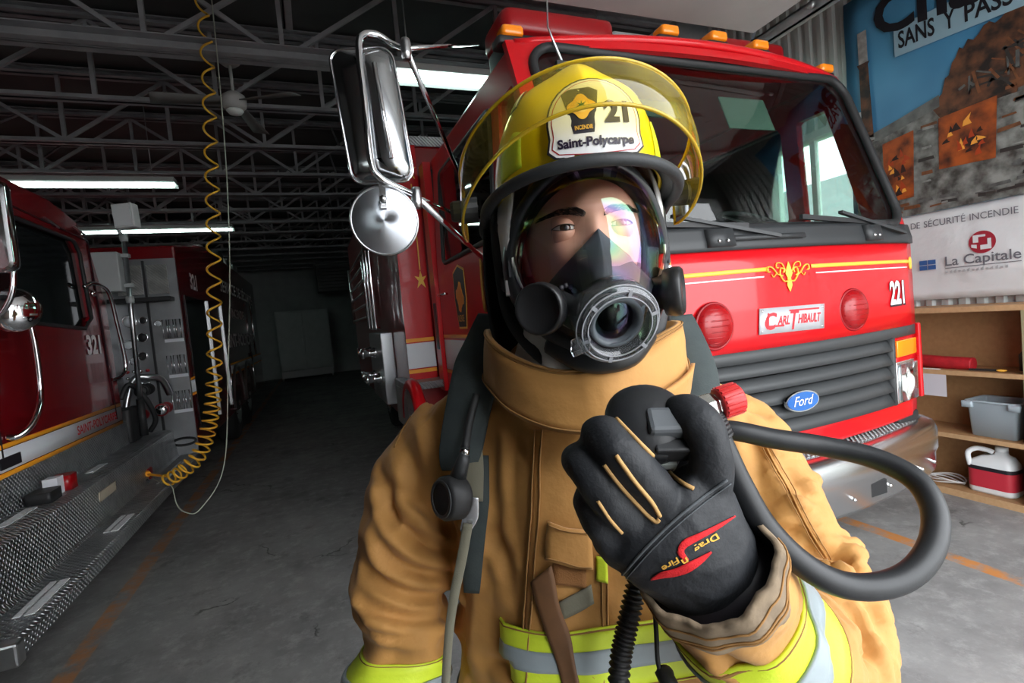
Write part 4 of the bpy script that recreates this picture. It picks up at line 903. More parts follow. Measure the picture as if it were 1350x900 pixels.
for k in range(150):
    y_, z_ = random.uniform(1.2, 2.2), random.uniform(2.70, 3.10)
    if z_ > 2.72 + (2.2 - y_) * .45: continue
    a_ = random.uniform(0, 3.1); w_ = random.uniform(.02, .09); h_ = random.uniform(.004, .010); ca, sa = math.cos(a_), math.sin(a_)
    poly('charred_rafter_print', [(y_ + ca * w_ - sa * h_, z_ + sa * w_ + ca * h_), (y_ - ca * w_ - sa * h_, z_ - sa * w_ + ca * h_), (y_ - ca * w_ + sa * h_, z_ - sa * w_ - ca * h_), (y_ + ca * w_ + sa * h_, z_ + sa * w_ - ca * h_)], M_pl[(1, 2, 1, 3)[k % 4]], .0315 + .0001 * (k % 7))
M_fl = [mat('flame_print_bright', (.85, .36, .05), .5), mat('flame_print_red', (.40, .05, .01), .5), mat('ember_print', (.03, .012, .01), .5)]
for y0, y1, z0, z1 in ((2.44, 2.63, 2.11, 2.55), (1.95, 2.26, 2.25, 2.60), (1.21, 1.59, 2.25, 2.64)):
    for k in range(16):
        y_, z_ = random.uniform(y0 + .03, y1 - .03), random.uniform(z0 + .02, z1 - .10); w_ = random.uniform(.010, .028); h_ = random.uniform(.03, .085)
        poly('flame_tongue_print', [(y_ + w_, z_), (y_ - w_, z_ + .005), (y_ - w_ * .5, z_ + h_ * .5), (y_ - w_ * random.uniform(-1, 1), z_ + h_), (y_ + w_ * .7, z_ + h_ * .45)], M_fl[(0, 1, 2, 1, 0, 2)[k % 6]], .0325 + .0001 * (k % 9))
poly('title_band', [(2.52, 3.15), (1.2, 3.05), (1.2, 3.30), (2.52, 3.36)], mat('pale_blue_print', (.30, .46, .55), .5), .030)
text_mb('Chau', lambda u, v: BN(2.655 - u, 3.37 + v - u * .16, .032), .27, .86, bold=.03, center=False).build('lettering', M_blk, t)
for wd_, u0, ww in (('SANS', 0, .235), ('Y', .29, .065), ('PASS', .41, .25)): text_mb(wd_, lambda u, v: BN(2.49 - u0 - u, 3.20 + v - (u0 + u) * .09, .033), .115, ww, bold=.02, center=False).build('lettering', M_blk, t)
M_dimprint = mat('grey_print', (.14, .14, .16), .5)
for wd_, u0, ww in (('CE', 0, .060), ('DE', .085, .062), ('SÉCURITÉ', .172, .255), ('INCENDIE', .452, .258)): text_mb(wd_, lambda u, v: BN(2.56 - u0 - u, 1.865 + v - (u0 + u) * .02, .024), .045, ww, center=False).build('lettering', M_dimprint, t)
M_logo = mat('logo_red', (.33, .02, .035), .5)
lc = (2.045, 1.70)
MB().prism([(.075 * math.cos(2*PI*k/32), .075 * math.sin(2*PI*k/32)) for k in range(32)], .001, lambda a, b, w_: BN(lc[0] - a, lc[1] + b, .024 + w_)).build('logo', M_logo, t)
for q in ([(-.05, .0), (-.02, .0), (-.02, .035), (.02, .035), (.02, .05), (-.05, .05)], [(-.01, -.05), (.05, -.05), (.05, .02), (.03, .02), (.03, -.02), (-.01, -.02)], [(-.06, -.03), (-.03, -.04), (-.03, -.015), (-.06, -.01)]):
    MB().prism(q, .001, lambda a, b, w_: BN(lc[0] - a, lc[1] + b, .026 + w_)).build('logo', mat('banner_white2', (.66, .67, .68), .45), t)
text_mb('La Capitale', lambda u, v: BN(2.265 - u, 1.565 + v, .024), .065, .42, center=False, bold=.01).build('lettering', M_dimprint, t)
MB().prism([(0, 0), (.42, 0), (.42, .005), (0, .005)], .001, lambda a, b, w_: BN(2.265 - a, 1.545 + b, .024 + w_)).build('rule', M_dimprint, t)
for k in range(14): MB().prism([(0, 0), (.014, 0), (.014, .014 + .005 * (k % 3)), (0, .014)], .001, lambda a, b, w_: BN(2.265 - .026 * k - a, 1.512 + b, .024 + w_)).build('faint_print', mat('faint_print', (.40, .40, .41), .5), t)
for i in (0, 1):
    for j in (0, 1): MB().prism([(0, 0), (.05, 0), (.05, .032), (0, .032)], .001, lambda a, b, w_: BN(2.43 - i * .056 - a, 1.55 + j * .038 + b, .024 + w_)).build('flag_square', mat('flag_blue', (.03, .10, .30), .5), t)

M_ply = mat('particle_board', (.40, .22, .10), .6, vary=(30, .5, (.30, .155, .065)), bump=(120, .2))
M_plye = mat('board_edge', (.50, .31, .16), .6, vary=(40, .4, (.36, .2, .09)))
t = thing('shelf_unit', (4.1, 1.6, 0), 'brown particle-board shelf unit standing along the corrugated wall', 'shelf')
SX0, SX1, SY0, SY1 = 3.93, 4.24, .6, 2.85
for z0, z1 in ((.0, .045), (.40, .43), (.83, .86), (1.25, 1.285)):
    s0 = MB().box((SX0, SY0, z0), (SX1, SY1, z1)).build('shelf_board', M_ply, t, bevel=.002)
    MB().box((SX0 - .004, SY0, z0), (SX0, SY1, z1)).build('edge_strip', M_plye, s0)
MB().box((SX1 - .012, SY0, .02), (SX1, SY1, 1.26)).build('back_panel', M_ply, t)
for yy in (SY0, 1.70, SY1 - .02): MB().box((SX0, yy, .0), (SX1 - .012, yy + .025, 1.25)).build('upright', mat('upright_green', (.30, .27, .16), .6), t)
t = thing('storage_bin', (4.06, 1.90, .43), 'grey plastic storage bin on the middle shelf', 'bin')
M_bin = mat('grey_plastic', (.36, .42, .46), .4)
ring = lambda s_, z: [(4.075 + a * s_, 1.91 + b * s_, z) for a, b in rrect(-.11, -.135, .11, .135, .02, 4)]
MB().loft([ring(.86, .43), ring(.98, .66), ring(1.0, .665), ring(.95, .665), ring(.93, .655), ring(.82, .445)]).build('tub', M_bin, t)
MB().tube(ring(1.02, .66), .008, 6, closed=True).build('rim', M_bin, t)
for yy in (1.785, 2.03): MB().rbox((3.945, yy - .03, .62), (3.972, yy + .03, .66), .008).build('lid_clip', M_bin, t)
t = thing('jug', (4.06, 1.94, .045), 'white plastic jug with a red label on the bottom shelf', 'jug')
M_jug = mat('jug_white', (.75, .77, .78), .35)
jr = lambda sx, sy, z, dy=0: [(4.06 + a * sx, 1.945 + dy + b * sy, z) for a, b in rrect(-.075, -.125, .075, .125, .045, 5)]
MB().loft([jr(.92, .95, .046), jr(1, 1, .06), jr(1, 1, .22), jr(.95, .96, .25), jr(.7, .62, .29, -.02), jr(.38, .25, .305, -.04), jr(.36, .22, .33, -.04)]).build('bottle', M_jug, t)
MB().lathe([(0, .03), (.032, .03), (.034, 0), (0, 0)], (4.06, 1.905, .328), (0, 0, 1), 20).build('cap', M_jug, t)
MB().tube(spline([(4.0, 2.05, .22), (3.99, 2.055, .30), (4.01, 2.02, .335), (4.03, 1.97, .33), (4.04, 1.94, .315)], 6), .016, 8).build('handle', M_jug, t)
MB().loft([jr(1.015, 1.012, .085), jr(1.015, 1.012, .20)], False).build('label_band', mat('jug_red', (.52, .03, .05), .45), t)
MB().loft([jr(1.02, 1.016, .20), jr(1.02, 1.016, .225)], False).build('label_band', M_blk, t)
MB().tube(spline([(4.02, 2.75, .905), (4.04, 2.4, .905), (4.02, 2.2, .90), (4.03, 2.02, .895)], 10), [.045] * 31, 14).build('rolled_hose', mat('red_sleeve', (.45, .012, .02), .6, vary=(30, .5, None)), label='red rolled hose sleeve lying on the upper shelf', cat='hose', origin=(4.03, 2.4, .86))
MB().obox((3.945, 2.24, .86 + .003), (0, 1, 0), .07, (1, 0, 0), .012, (0, 0, 1), .002).build('paper_strip', M_ltr, label='white paper strip on the upper shelf edge', cat='paper')
MB().obox((3.924, 2.22, .755), (0, 1, 0), .095, (1, 0, 0), .0008, (0, 0, 1), .075).build('paper_notice', mat('paper', (.56, .54, .58), .7), label='pale paper notice taped under the upper shelf edge', cat='paper', origin=(3.924, 2.22, .83))
mb = MB()
for k in range(3): mb.tube([(4.05 + (.06 + .006 * k) * math.cos(a), 2.22 + (.10 + .006 * k) * math.sin(a), .055 + .012 * k + .01 * math.sin(a * 2 + k)) for a in [2*PI*i/28 for i in range(28)]], .005, 6, closed=True)
mb.build('cord_coil', mat('white_cord', (.62, .60, .58), .5), label='loose coil of white cord on the bottom shelf', cat='cord', origin=(4.05, 2.22, .05))
t = thing('wrench', (4.0, 1.95, .86), 'small dark hand tool with brass jaws lying on the upper shelf', 'tool')
MB().bar((3.98, 2.02, .868), (4.0, 1.88, .868), .016, .012).build('grip', M_rub, t)
MB().tube([(4.0 + .02 * math.cos(a), 1.86 + .02 * math.sin(a), .868) for a in [2*PI*k/12 for k in range(12)]], .006, 6, closed=True).build('jaw', M_gold, t)
t = thing('small_bottle', (4.1, 1.78, .86), 'small dark bottle standing at the end of the upper shelf', 'bottle')
MB().lathe([(0, 0), (.035, 0), (.036, .10), (.015, .13), (.015, .15), (0, .15)], (4.1, 1.78, .86), (0, 0, 1), 16).build('flask', M_plast, t)
MB().lathe([(0, 0), (.018, 0), (.018, .02), (0, .02)], (4.1, 1.78, 1.008), (0, 0, 1), 12).build('cap', M_silver, t)
# ================================================================= FIREFIGHTER
M_turn = mat('turnout_cloth', (.50, .250, .066), .72, vary=(5.5, .55, (.36, .165, .042), 7), bump=(34, .35, .006), sheen=.1)
M_turnw = mat('worn_cuff', (.34, .25, .16), .85, vary=(26, .9, (.12, .09, .06), 8), bump=(300, .5, .001))
M_lime = mat('lime_tape', (.66, .80, .04), .5, vary=(30, .3, (.45, .58, .03)), bump=(260, .2))
M_tape = mat('silver_tape', (.30, .35, .37), .4, vary=(25, .4, (.20, .235, .25)))
M_stitch = mat('stitch_thread', (.30, .15, .045), .8)
M_glove = mat('glove_leather', (.011, .0125, .0155), .62, vary=(16, .6, (.024, .026, .030), 6), bump=(260, .5, .0012))
M_welt = mat('glove_welt', (.48, .28, .10), .7)
M_strap = mat('strap_pad', (.030, .040, .041), .8, vary=(30, .5, (.055, .068, .065)), bump=(350, .4, .001))
M_web = mat('webbing', (.17, .16, .115), .8, bump=(500, .4, .0008))
M_leather = mat('brown_leather', (.20, .09, .035), .6, vary=(18, .7, (.09, .045, .02)))
M_skin = mat('skin', (.72, .39, .27), .5, vary=(9, .35, (.62, .28, .18)), bump=(300, .12, .0006))
M_hood = mat('white_hood', (.66, .65, .63), .85, bump=(240, .4, .001))
M_hair = mat('dark_hair', (.035, .02, .013), .6)
M_helm = mat('helmet_yellow', (.95, .72, .008), .3, coat=.5, vary=(8, .3, (.86, .58, .005)))
M_maskblk = mat('mask_rubber', (.014, .015, .016), .42)
M_cup = mat('nose_cup', (.075, .088, .10), .45)

def voxel(mb, size, it=6):
    o = mb.build('tmp', M_turn)
    r = o.modifiers.new('r', 'REMESH'); r.mode = 'VOXEL'; r.voxel_size = size
    s_ = o.modifiers.new('s', 'SMOOTH'); s_.factor = .5; s_.iterations = it
    dg = bpy.context.evaluated_depsgraph_get(); me = bpy.data.meshes.new_from_object(o.evaluated_get(dg))
    bpy.data.objects.remove(o)
    return me
def fnoise(p, sc, oct_=3): return noise.fractal(Vector(p) * sc, 1.0, 2.0, oct_)
def displace(me, fn):
    me.update(); nr = [v.normal.copy() for v in me.vertices]; co = [v.co.copy() for v in me.vertices]
    for v, p, n in zip(me.vertices, co, nr): v.co = p + n * fn(p, n)
    me.update()
def mesh_obj(name, me, m, parent, **k):
    base = ROOT.get(parent.name, Vector((0, 0, 0))) if parent else Vector((0, 0, 0))
    for v in me.vertices: v.co -= base
    me.materials.clear(); me.materials.append(m)
    for p in me.polygons: p.use_smooth = True
    o = bpy.data.objects.new(name, me); COL.objects.link(o)
    if parent: o.parent = parent; ROOT[o.name] = base
    for a, b in k.items(): o[a] = b
    return o
def bvh_of(me, off=Vector((0, 0, 0))): return BVHTree.FromPolygons([v.co + off for v in me.vertices], [tuple(p.vertices) for p in me.polygons])
def limb_rings(pts, rad, n=24, flat=None, sub=5):
    P = spline(pts, sub); R = np.interp(np.linspace(0, len(pts) - 1, len(P)), range(len(pts)), rad); return P, list(R)

# ---- body frame
Bc = atD(772, 600, .80); Bc.z = 0
bf = Vector((-.42, -.907, 0)).normalized(); br_ = Vector((.907, -.42, 0)).normalized()
def BD(u, w_, z): return Bc + br_ * u + bf * w_ + Vector((0, 0, z))
PERSON = thing('person', (Bc.x, Bc.y, 0), 'firefighter in tan turnout coat with lime bands raising one gloved fist to the chest', 'person')

# ---- coat: torso and two sleeves fused into one surface
sec = [(1.455, .085, .085, .03), (1.425, .115, .10, .025), (1.39, .150, .118, .01), (1.35, .185, .132, .0), (1.28, .205, .146, .0), (1.15, .225, .155, .0), (1.0, .222, .158, .005), (.85, .23, .162, .005), (.66, .245, .172, .0)]
def ell(u, w_, k, n=40):
    a = 2 * PI * k / n; c, s_ = math.cos(a), math.sin(a); e = .86
    return u * math.copysign(abs(c) ** e, c), w_ * math.copysign(abs(s_) ** e, s_)
coat = MB()
coat.loft([[BD(*(lambda q: (q[0], q[1] + off))(ell(hu, hw, k)), z) for k in range(40)] for z, hu, hw, off in sec])
armR = [BD(-.115, -.01, 1.325), atD(590, 592, .83), atD(551, 650, .82), atD(540, 720, .80), atD(531, 800, .785), atD(526, 870, .77), atD(522, 960, .755), atD(522, 1040, .74)]
radR = [.082, .080, .074, .071, .069, .066, .064, .062]
P, R = limb_rings(armR, radR); coat.tube(P, R, 24)
armL = [BD(.115, -.01, 1.325), atD(958, 590, .80), atD(1006, 662, .745), atD(1050, 742, .69), atD(1084, 815, .645), atD(1092, 868, .61), atD(1060, 884, .575), atD(1010, 846, .53), atD(965, 795, .485), atD(936, 750, .453)]
radL = [.085, .088, .083, .079, .079, .080, .076, .070, .063, .057]
P2, R2 = limb_rings(armL, radL); coat.tube(P2, R2, 28)
cm = voxel(coat, .0052, 8)
axR = [np.array(p) for p in P]; axL = [np.array(p) for p in P2]
aR, aL = np.array(axR), np.array(axL)
def along(p, ax):
    d = ((ax - np.array(p)) ** 2).sum(1); k = int(d.argmin()); return k / len(ax), math.sqrt(d[k]), k
def wrinkle(p, n):
    tR, dR, kR = along(p, aR); tL, dL, kL = along(p, aL)
    q = Vector(p)
    w_ = .0035 * fnoise(q, 9, 3)
    rid = lambda s_, x: (1 - abs(noise.noise(x * s_))) ** 2.6 + .12
    if dR < .115 and tR > .12:
        e = math.exp(-((tR - .58) / .28) ** 2)
        x = Vector((q.x * .5, q.y * .5, q.z * 1.0)) + Vector((0, 0, .35 * q.x))
        w_ += (.024 * e + .007) * (rid(11, x + Vector((3, 1, 0))) - .72) + .010 * e * (rid(9, Vector((q.x * .7 + q.z * .9, q.y * .7, q.z - q.x * .6)) + Vector((1, 6, 2))) - .72) + .004 * e * math.sin(q.z * 50 + 9 * noise.noise(q * 7))
    elif dL < .125 and tL > .12:
        e = math.exp(-((tL - .62) / .13) ** 2) + .55 * math.exp(-((tL - .32) / .10) ** 2)
        s_ = tL * 1.0
        w_ += (.020 * e + .008) * (rid(7, Vector((q.x, q.y, q.z * .8)) + Vector((s_ * 1.5, 2, 5))) - .72) + .004 * e * math.sin(tL * 62 + 8 * noise.noise(q * 6))
    else:
        w_ += .019 * (rid(6, Vector((q.x * 1.1, q.y * 1.1, q.z * .45 + q.x * .3)) + Vector((7, 3, 1))) - .74) + .004 * fnoise(Vector((q.x * 2, q.y * 2, q.z * .8)), 10, 2)
    return w_
displace(cm, wrinkle)
# main folds of the cloth: grooves with a roll beside them
T0 = bvh_of(cm)
CREASE = [([(505, 655), (522, 685), (545, 708), (575, 722), (602, 728)], .013, .011), ([(520, 640), (548, 660), (580, 690), (604, 700)], .008, .010), ([(498, 705), (515, 735), (545, 752), (592, 758)], .011, .010),
          ([(486, 752), (515, 772), (550, 784), (588, 783)], .012, .010), ([(480, 795), (510, 808), (545, 815), (582, 812)], .011, .009), ([(530, 585), (545, 620), (552, 660)], .007, .012), ([(500, 620), (512, 650), (516, 690)], .007, .010), ([(482, 828), (520, 838), (575, 834)], .007, .007),
          ([(1050, 722), (1078, 728), (1104, 733), (1128, 748)], .015, .010), ([(1104, 738), (1130, 762), (1150, 784)], .010, .009), ([(1130, 780), (1152, 806), (1166, 840)], .011, .010), ([(1120, 800), (1136, 835), (1140, 872)], .009, .011),
          ([(985, 560), (1000, 600), (1000, 650)], .007, .013), ([(1030, 610), (1052, 640), (1080, 660)], .007, .012), ([(1000, 690), (1030, 700), (1060, 705)], .008, .010), ([(1060, 800), (1085, 830), (1095, 870)], .008, .012),
          ([(655, 560), (650, 620), (655, 690), (650, 760)], .008, .014), ([(680, 580), (676, 650), (682, 720)], .006, .011), ([(640, 520), (665, 545), (690, 590)], .006, .012), ([(740, 560), (748, 610), (738, 665)], .006, .013), ([(775, 560), (765, 610), (768, 650)], .006, .010), ([(640, 700), (665, 730), (672, 775)], .008, .011), ([(735, 775), (760, 800), (790, 812)], .006, .010), ([(640, 870), (665, 880), (690, 895)], .006, .010),
          ([(965, 512), (985, 535), (1010, 545)], .006, .010), ([(560, 540), (580, 575), (590, 620)], .008, .013), ([(940, 860), (970, 880), (1000, 890)], .007, .009)]
co = np.array([list(v.co) for v in cm.vertices]); nr = np.array([list(v.normal) for v in cm.vertices]); dsp = np.zeros(len(co))
for px, dep, wd in CREASE:
    cp_ = []
    for q in spline([Vector((*a, 0)) for a in px], 8):
        h = T0.ray_cast(Vector(CP), Vector(ray(q.x, q.y)).normalized())
        if h[0] is not None: cp_.append(list(h[0]))
    dep *= 1.35; cp_ = np.array(cp_); c0 = cp_.mean(0); near = np.where(((co - c0) ** 2).sum(1) < .16 ** 2)[0]
    dd = np.sqrt(((co[near][:, None, :] - cp_[None]) ** 2).sum(2)); k = dd.argmin(1); d = dd.min(1)
    tp = np.sin(np.pi * np.clip(k / (len(cp_) - 1), .06, .94)) ** .6
    tang = np.gradient(cp_, axis=0)[k]; side = np.sign((np.cross(tang, nr[near]) * (co[near] - cp_[k])).sum(1))
    dsp[near] += tp * (-dep * np.exp(-(d / wd) ** 2) + .75 * dep * np.exp(-((d - 1.9 * wd) / (1.1 * wd)) ** 2) * (side > 0) + .25 * dep * np.exp(-((d - 2.2 * wd) / (1.4 * wd)) ** 2) * (side <= 0))
for v, a, n_, q in zip(cm.vertices, co, nr, dsp): v.co = Vector(a + n_ * q)
cm.update()
bm = bmesh.new(); bm.from_mesh(cm); bmesh.ops.smooth_vert(bm, verts=bm.verts, factor=.4, use_axis_x=True, use_axis_y=True, use_axis_z=True); bm.to_mesh(cm); bm.free()
TB = bvh_of(cm)
COAT = mesh_obj('turnout_coat', cm, M_turn, PERSON)

def cast(x, y, off, bvh=None):
    d = Vector(ray(x, y)).normalized(); h = (bvh or TB).ray_cast(Vector(CP), d)
    if h[0] is None: return None
    n = h[1] if h[1].dot(d) < 0 else -h[1]
    return h[0] + n * off, n
def rowfn(rows):
    rows = [[Vector((*p, 0)) for p in r] for r in rows]
    cs = list(zip(*rows))
    cols = [spline(c, 6) if len(c) > 1 else list(c) for c in cs]
    def f(u, v):
        k = v * (len(cols[0]) - 1); i = min(int(k), len(cols[0]) - 2); t = k - i
        pts_ = [c[i].lerp(c[i + 1], t) for c in cols]
        m = u * (len(pts_) - 1); j = min(int(m), len(pts_) - 2); return pts_[j].lerp(pts_[j + 1], m - j)
    return f
def patch_on(name, rows, m, parent, off=.002, th=.003, nu=10, nv=24, bulge=0.0, smooth=2, bvh=None):
    """a flap of cloth laid over the coat: rows of image points, cast onto the coat's surface and thickened"""
    f = rowfn(rows); P = {}
    for j in range(nv + 1):
        for i in range(nu + 1):
            q = f(i / nu, j / nv); P[i, j] = cast(q.x, q.y, 0, bvh)
    last = next(v for v in P.values() if v)
    for k in sorted(P, key=lambda a: (a[1], a[0])):
        if P[k] is None: P[k] = last
        last = P[k]
    pos = {k: v[0].copy() for k, v in P.items()}; nor = {k: v[1].copy() for k, v in P.items()}
    for _ in range(smooth):
        np_, nn = {}, {}
        for (i, j) in pos:
            nb = [(i + a, j + b) for a, b in ((1, 0), (-1, 0), (0, 1), (0, -1)) if (i + a, j + b) in pos]
            nn[i, j] = (nor[i, j] + sum((nor[q] for q in nb), Vector()) / len(nb)).normalized()
            d = (sum((pos[q] for q in nb), Vector()) / len(nb) - pos[i, j]) if len(nb) == 4 else Vector()
            np_[i, j] = pos[i, j] + nn[i, j] * max(0, d.dot(nn[i, j])) * .8
        pos, nor = np_, nn
    g = lambda u, v, o: pos[round(u * nu), round(v * nv)] + nor[round(u * nu), round(v * nv)] * (o + bulge * (1 - (2 * u - 1) ** 2))
    return MB().slab(lambda u, v: g(u, v, off + th), lambda u, v: g(u, v, off), nu, nv).build(name, m, parent), g
def seam(name, px, r, m, parent, off=.003, n=6, bvh=None):
    pts_ = []
    for q in spline([Vector((*p, 0)) for p in px], n):
        h = cast(q.x, q.y, off, bvh)
        if h: pts_.append(h[0])
    return MB().tube(pts_, r, 6).build(name, m, parent)
def ring_band(name, ax, k0, k1, m, parent, off=.002, th=.0018, n=48, nv=6, bvh=None):
    """band around a limb axis between axis indices k0..k1 (floats)"""
    def pt(t): i = min(int(t), len(ax) - 2); return Vector(ax[i]).lerp(Vector(ax[i + 1]), t - i)
    P, N = {}, {}
    for j in range(nv + 1):
        t = k0 + (k1 - k0) * j / nv; c = pt(t); d = (pt(min(t + .6, len(ax) - 1.001)) - pt(max(t - .6, 0))).normalized()
        e = d.cross(Vector((0, 0, 1))); e = e.normalized() if e.length > .1 else d.cross(Vector((1, 0, 0))).normalized(); g_ = d.cross(e)
        for i in range(n):
            a = 2 * PI * i / n; dr = e * math.cos(a) + g_ * math.sin(a)
            h = (bvh or TB).ray_cast(c, dr, .2)
            P[i, j] = h[0] if h[0] else c + dr * .07; N[i, j] = dr
            if bvh is not None and h[0]:
                h2 = TB.ray_cast(c, dr, .32)
                if h2[0] and h[3] < h2[3] < h[3] + .045: P[i, j] = h2[0]
    for _ in range(2):
        rad_ = {k: P[k] for k in P}
        for (i, j) in P: P[i, j] = rad_[i, j] * .5 + (rad_[(i + 1) % n, j] + rad_[(i - 1) % n, j]) * .25 + N[i, j] * .0003
    O = [[P[i, j] + N[i, j] * (off + th) for i in range(n)] for j in range(nv + 1)]; I = [[P[i, j] + N[i, j] * (off - .002) for i in range(n)] for j in range(nv, -1, -1)]
    mb = MB(); mb.loft(O + I + [O[0]], False)
    return mb.build(name, m, parent)
def band3(ax, k0, k1, parent=COAT):
    f = lambda t: k0 + (k1 - k0) * t
    b = ring_band('reflective_band', ax, f(0), f(1), M_lime, parent, .0015, .0015)
    ring_band('silver_stripe', ax, f(.34), f(.66), M_tape, b, .0052, .0012)
    for t in (.03, .97): ring_band('stitching', ax, f(t - .006), f(t + .006), M_stitch, b, .0035, .0006, nv=1)
band3(axR, len(axR) * .665, len(axR) * .80)
band3(axL, len(axL) * .745, len(axL) * .875)
tors = [BD(0, 0, z) for z in np.linspace(.70, 1.40, 71)]
def tband(z0, z1):
    b = ring_band('reflective_band', tors, (z0 - .70) * 100, (z1 - .70) * 100, M_lime, COAT, .0015, .0015, 80)
    d = z1 - z0; ring_band('silver_stripe', tors, (z0 + d * .33 - .70) * 100, (z0 + d * .67 - .70) * 100, M_tape, b, .003, .0012, 80)
# a torso-only tree so the band wraps the chest under the arms
tmb = MB().loft([[BD(*(lambda q: (q[0], q[1] + off))(ell(hu, hw, k)), z) for k in range(40)] for z, hu, hw, off in sec])
tme = voxel(tmb, .008, 6); displace(tme, wrinkle); TT = bvh_of(tme)
def tband(z0, z1):
    f = lambda z: (z - .70) * 100
    b = ring_band('reflective_band', tors, f(z0), f(z1), M_lime, COAT, .0095, .0015, 80, bvh=TT)
    d = z1 - z0; ring_band('silver_stripe', tors, f(z0 + d * .33), f(z0 + d * .67), M_tape, b, .0112, .0012, 80, bvh=TT)
    for t in (.03, .97): ring_band('stitching', tors, f(z0 + d * t - .0008), f(z0 + d * t + .0008), M_stitch, b, .0113, .0006, 80, nv=1, bvh=TT)
tband(1.015, 1.095)
ce = Vector(axL[-1]); cd_ = (ce - Vector(axL[-5])).normalized(); cu = cd_.cross(Vector((0, 0, 1))).normalized(); cv = cd_.cross(cu)
def cuffpt(u, v, o=0.0):
    a = 2 * PI * u; r = .0605 + .003 * math.sin(PI * v) + .0018 * math.sin(a * 5 + v * 3) + .0012 * math.sin(a * 11) + o
    return ce + cd_ * (-.022 + .046 * v + (.0012 * math.sin(a * 23) + .002 * math.sin(a * 3)) * v) + (cu * math.cos(a) + cv * math.sin(a)) * r
MB().lathe([(0, .004), (.058, .004), (.058, 0)], ce, cd_, 32).build('cuff_gap_shade', M_blk, COAT)  # black disc added to paint the dark gap inside the sleeve
CF = MB().slab(lambda u, v: cuffpt(u, v), lambda u, v: cuffpt(u, v, -.005), 72, 6).build('cuff', M_turnw, COAT)
for v_ in (.30, .42, .72): MB().tube([cuffpt(k / 72, v_, .0006) for k in range(72)], .0009, 5, closed=True).build('stitching', M_stitch, CF)
# placket, seams, pocket, straps on the chest
patch_on('front_placket', [[(706, 566), (752, 566), (800, 566)], [(702, 650), (750, 650), (800, 655)], [(697, 750), (750, 750), (801, 750)], [(688, 905), (745, 905), (800, 905)]], M_turn, COAT, .004, .004, 12, 40, bvh=TT)
for dx in (0, 9): seam('stitching', [(708 + dx, 566), (703 + dx, 650), (698 + dx, 750), (689 + dx, 903)], .0013, M_stitch, COAT, .0095, bvh=TT)
for dx in (0, -6): seam('stitching', [(799 + dx, 690), (799 + dx, 800), (798 + dx, 903)], .001, M_stitch, COAT, .009, bvh=TT)
pk, _ = patch_on('pocket_flap', [[(721, 682), (748, 690), (777, 693)], [(719, 708), (748, 714), (779, 720)], [(718, 733), (748, 741), (780, 745)]], M_turn, COAT, .010, .004, 8, 8, .004, bvh=TT)
for a in ([(722, 685), (748, 693), (776, 696)], [(720, 729), (748, 737), (778, 741)]): seam('stitching', a, .0009, M_stitch, pk, .0185, bvh=TT)
patch_on('velcro_patch', [[(727, 738), (770, 746)], [(728, 766), (771, 772)]], mat('velcro', (.25, .11, .035), .95, bump=(700, .8, .001)), COAT, .0095, .002, 6, 6, bvh=TT)
patch_on('pocket_strap', [[(733, 790), (778, 766)], [(737, 812), (782, 790)]], M_web, COAT, .010, .003, 6, 4, bvh=TT)
patch_on('leather_strap', [[(704, 762), (726, 740)], [(713, 800), (737, 792)], [(732, 858), (756, 850)], [(746, 908), (771, 906)]], M_leather, COAT, .012, .003, 5, 20, bvh=TT)
patch_on('lime_label', [[(786, 728), (800, 730)], [(786, 762), (800, 765)]], M_lime, COAT, .0095, .001, 4, 6, bvh=TT)
seam('stitching', [(1000, 562), (1020, 610), (1045, 655), (1062, 690), (1090, 735)], .0016, M_turn, COAT, .001)
for dx in (-5, 5): seam('stitching', [(1000 + dx, 562), (1020 + dx, 610), (1045 + dx, 655), (1062 + dx, 690), (1090 + dx, 735)], .0009, M_stitch, COAT, .003)
seam('stitching', [(595, 500), (560, 525), (535, 560), (520, 590)], .0012, M_stitch, COAT, .001)
# collar standing round the neck
Nc = atD(768, 470, .715)
def COL_(th, h, out=0.0):
    c, s_ = math.cos(th), math.sin(th)           # th = 0 front, + to the wearer's left
    fr = max(0, c)
    zt = 1.478 - .046 * fr ** 2 + .006 * math.sin(3 * th); zb = 1.405 - .045 * fr ** 1.5
    r = .117 + .012 * h + out + .004 * math.sin(5 * th + 1) * h + .005 * noise.noise(Vector((th * 2.2, h * 1.6, 3)))
    p = Vector((Nc.x, Nc.y, 0)) + br_ * (r * 1.0 * s_) + bf * (r * .98 * c); p.z = zb + (zt - zb) * h; return p
cth = lambda u: -PI * .985 + 1.97 * PI * u
cl_ = MB().slab(lambda u, v: COL_(cth(u), v, .003), lambda u, v: COL_(cth(u), v, -.004), 72, 6).build('collar', M_turn, COAT)
fl = lambda u: -1.9 + 3.8 * u
MB().slab(lambda u, v: COL_(fl(u), .92 - (.75 + .25 * math.cos(fl(u))) * v, .006 + .016 * v), lambda u, v: COL_(fl(u), .92 - (.75 + .25 * math.cos(fl(u))) * v, .003 + .011 * v), 48, 6).build('collar_flap', M_turn, cl_)
for hh, oo in ((.985, .005), (.93, .0045)): MB().tube([COL_(fl(k / 48), hh, oo) for k in range(49)], .0012, 5).build('stitching', M_stitch, cl_)
MB().tube([COL_(fl(k / 48), .92 - (.75 + .25 * math.cos(fl(k / 48))) * .94, .0225) for k in range(49)], .0012, 5).build('stitching', M_stitch, cl_)
MB().slab(lambda u, v: COL_(.45 + .75 * u, .30 - .50 * v * (1 - .1 * u), .028), lambda u, v: COL_(.45 + .75 * u, .30 - .50 * v * (1 - .1 * u), .023), 10, 5).build('throat_tab', M_turn, cl_)
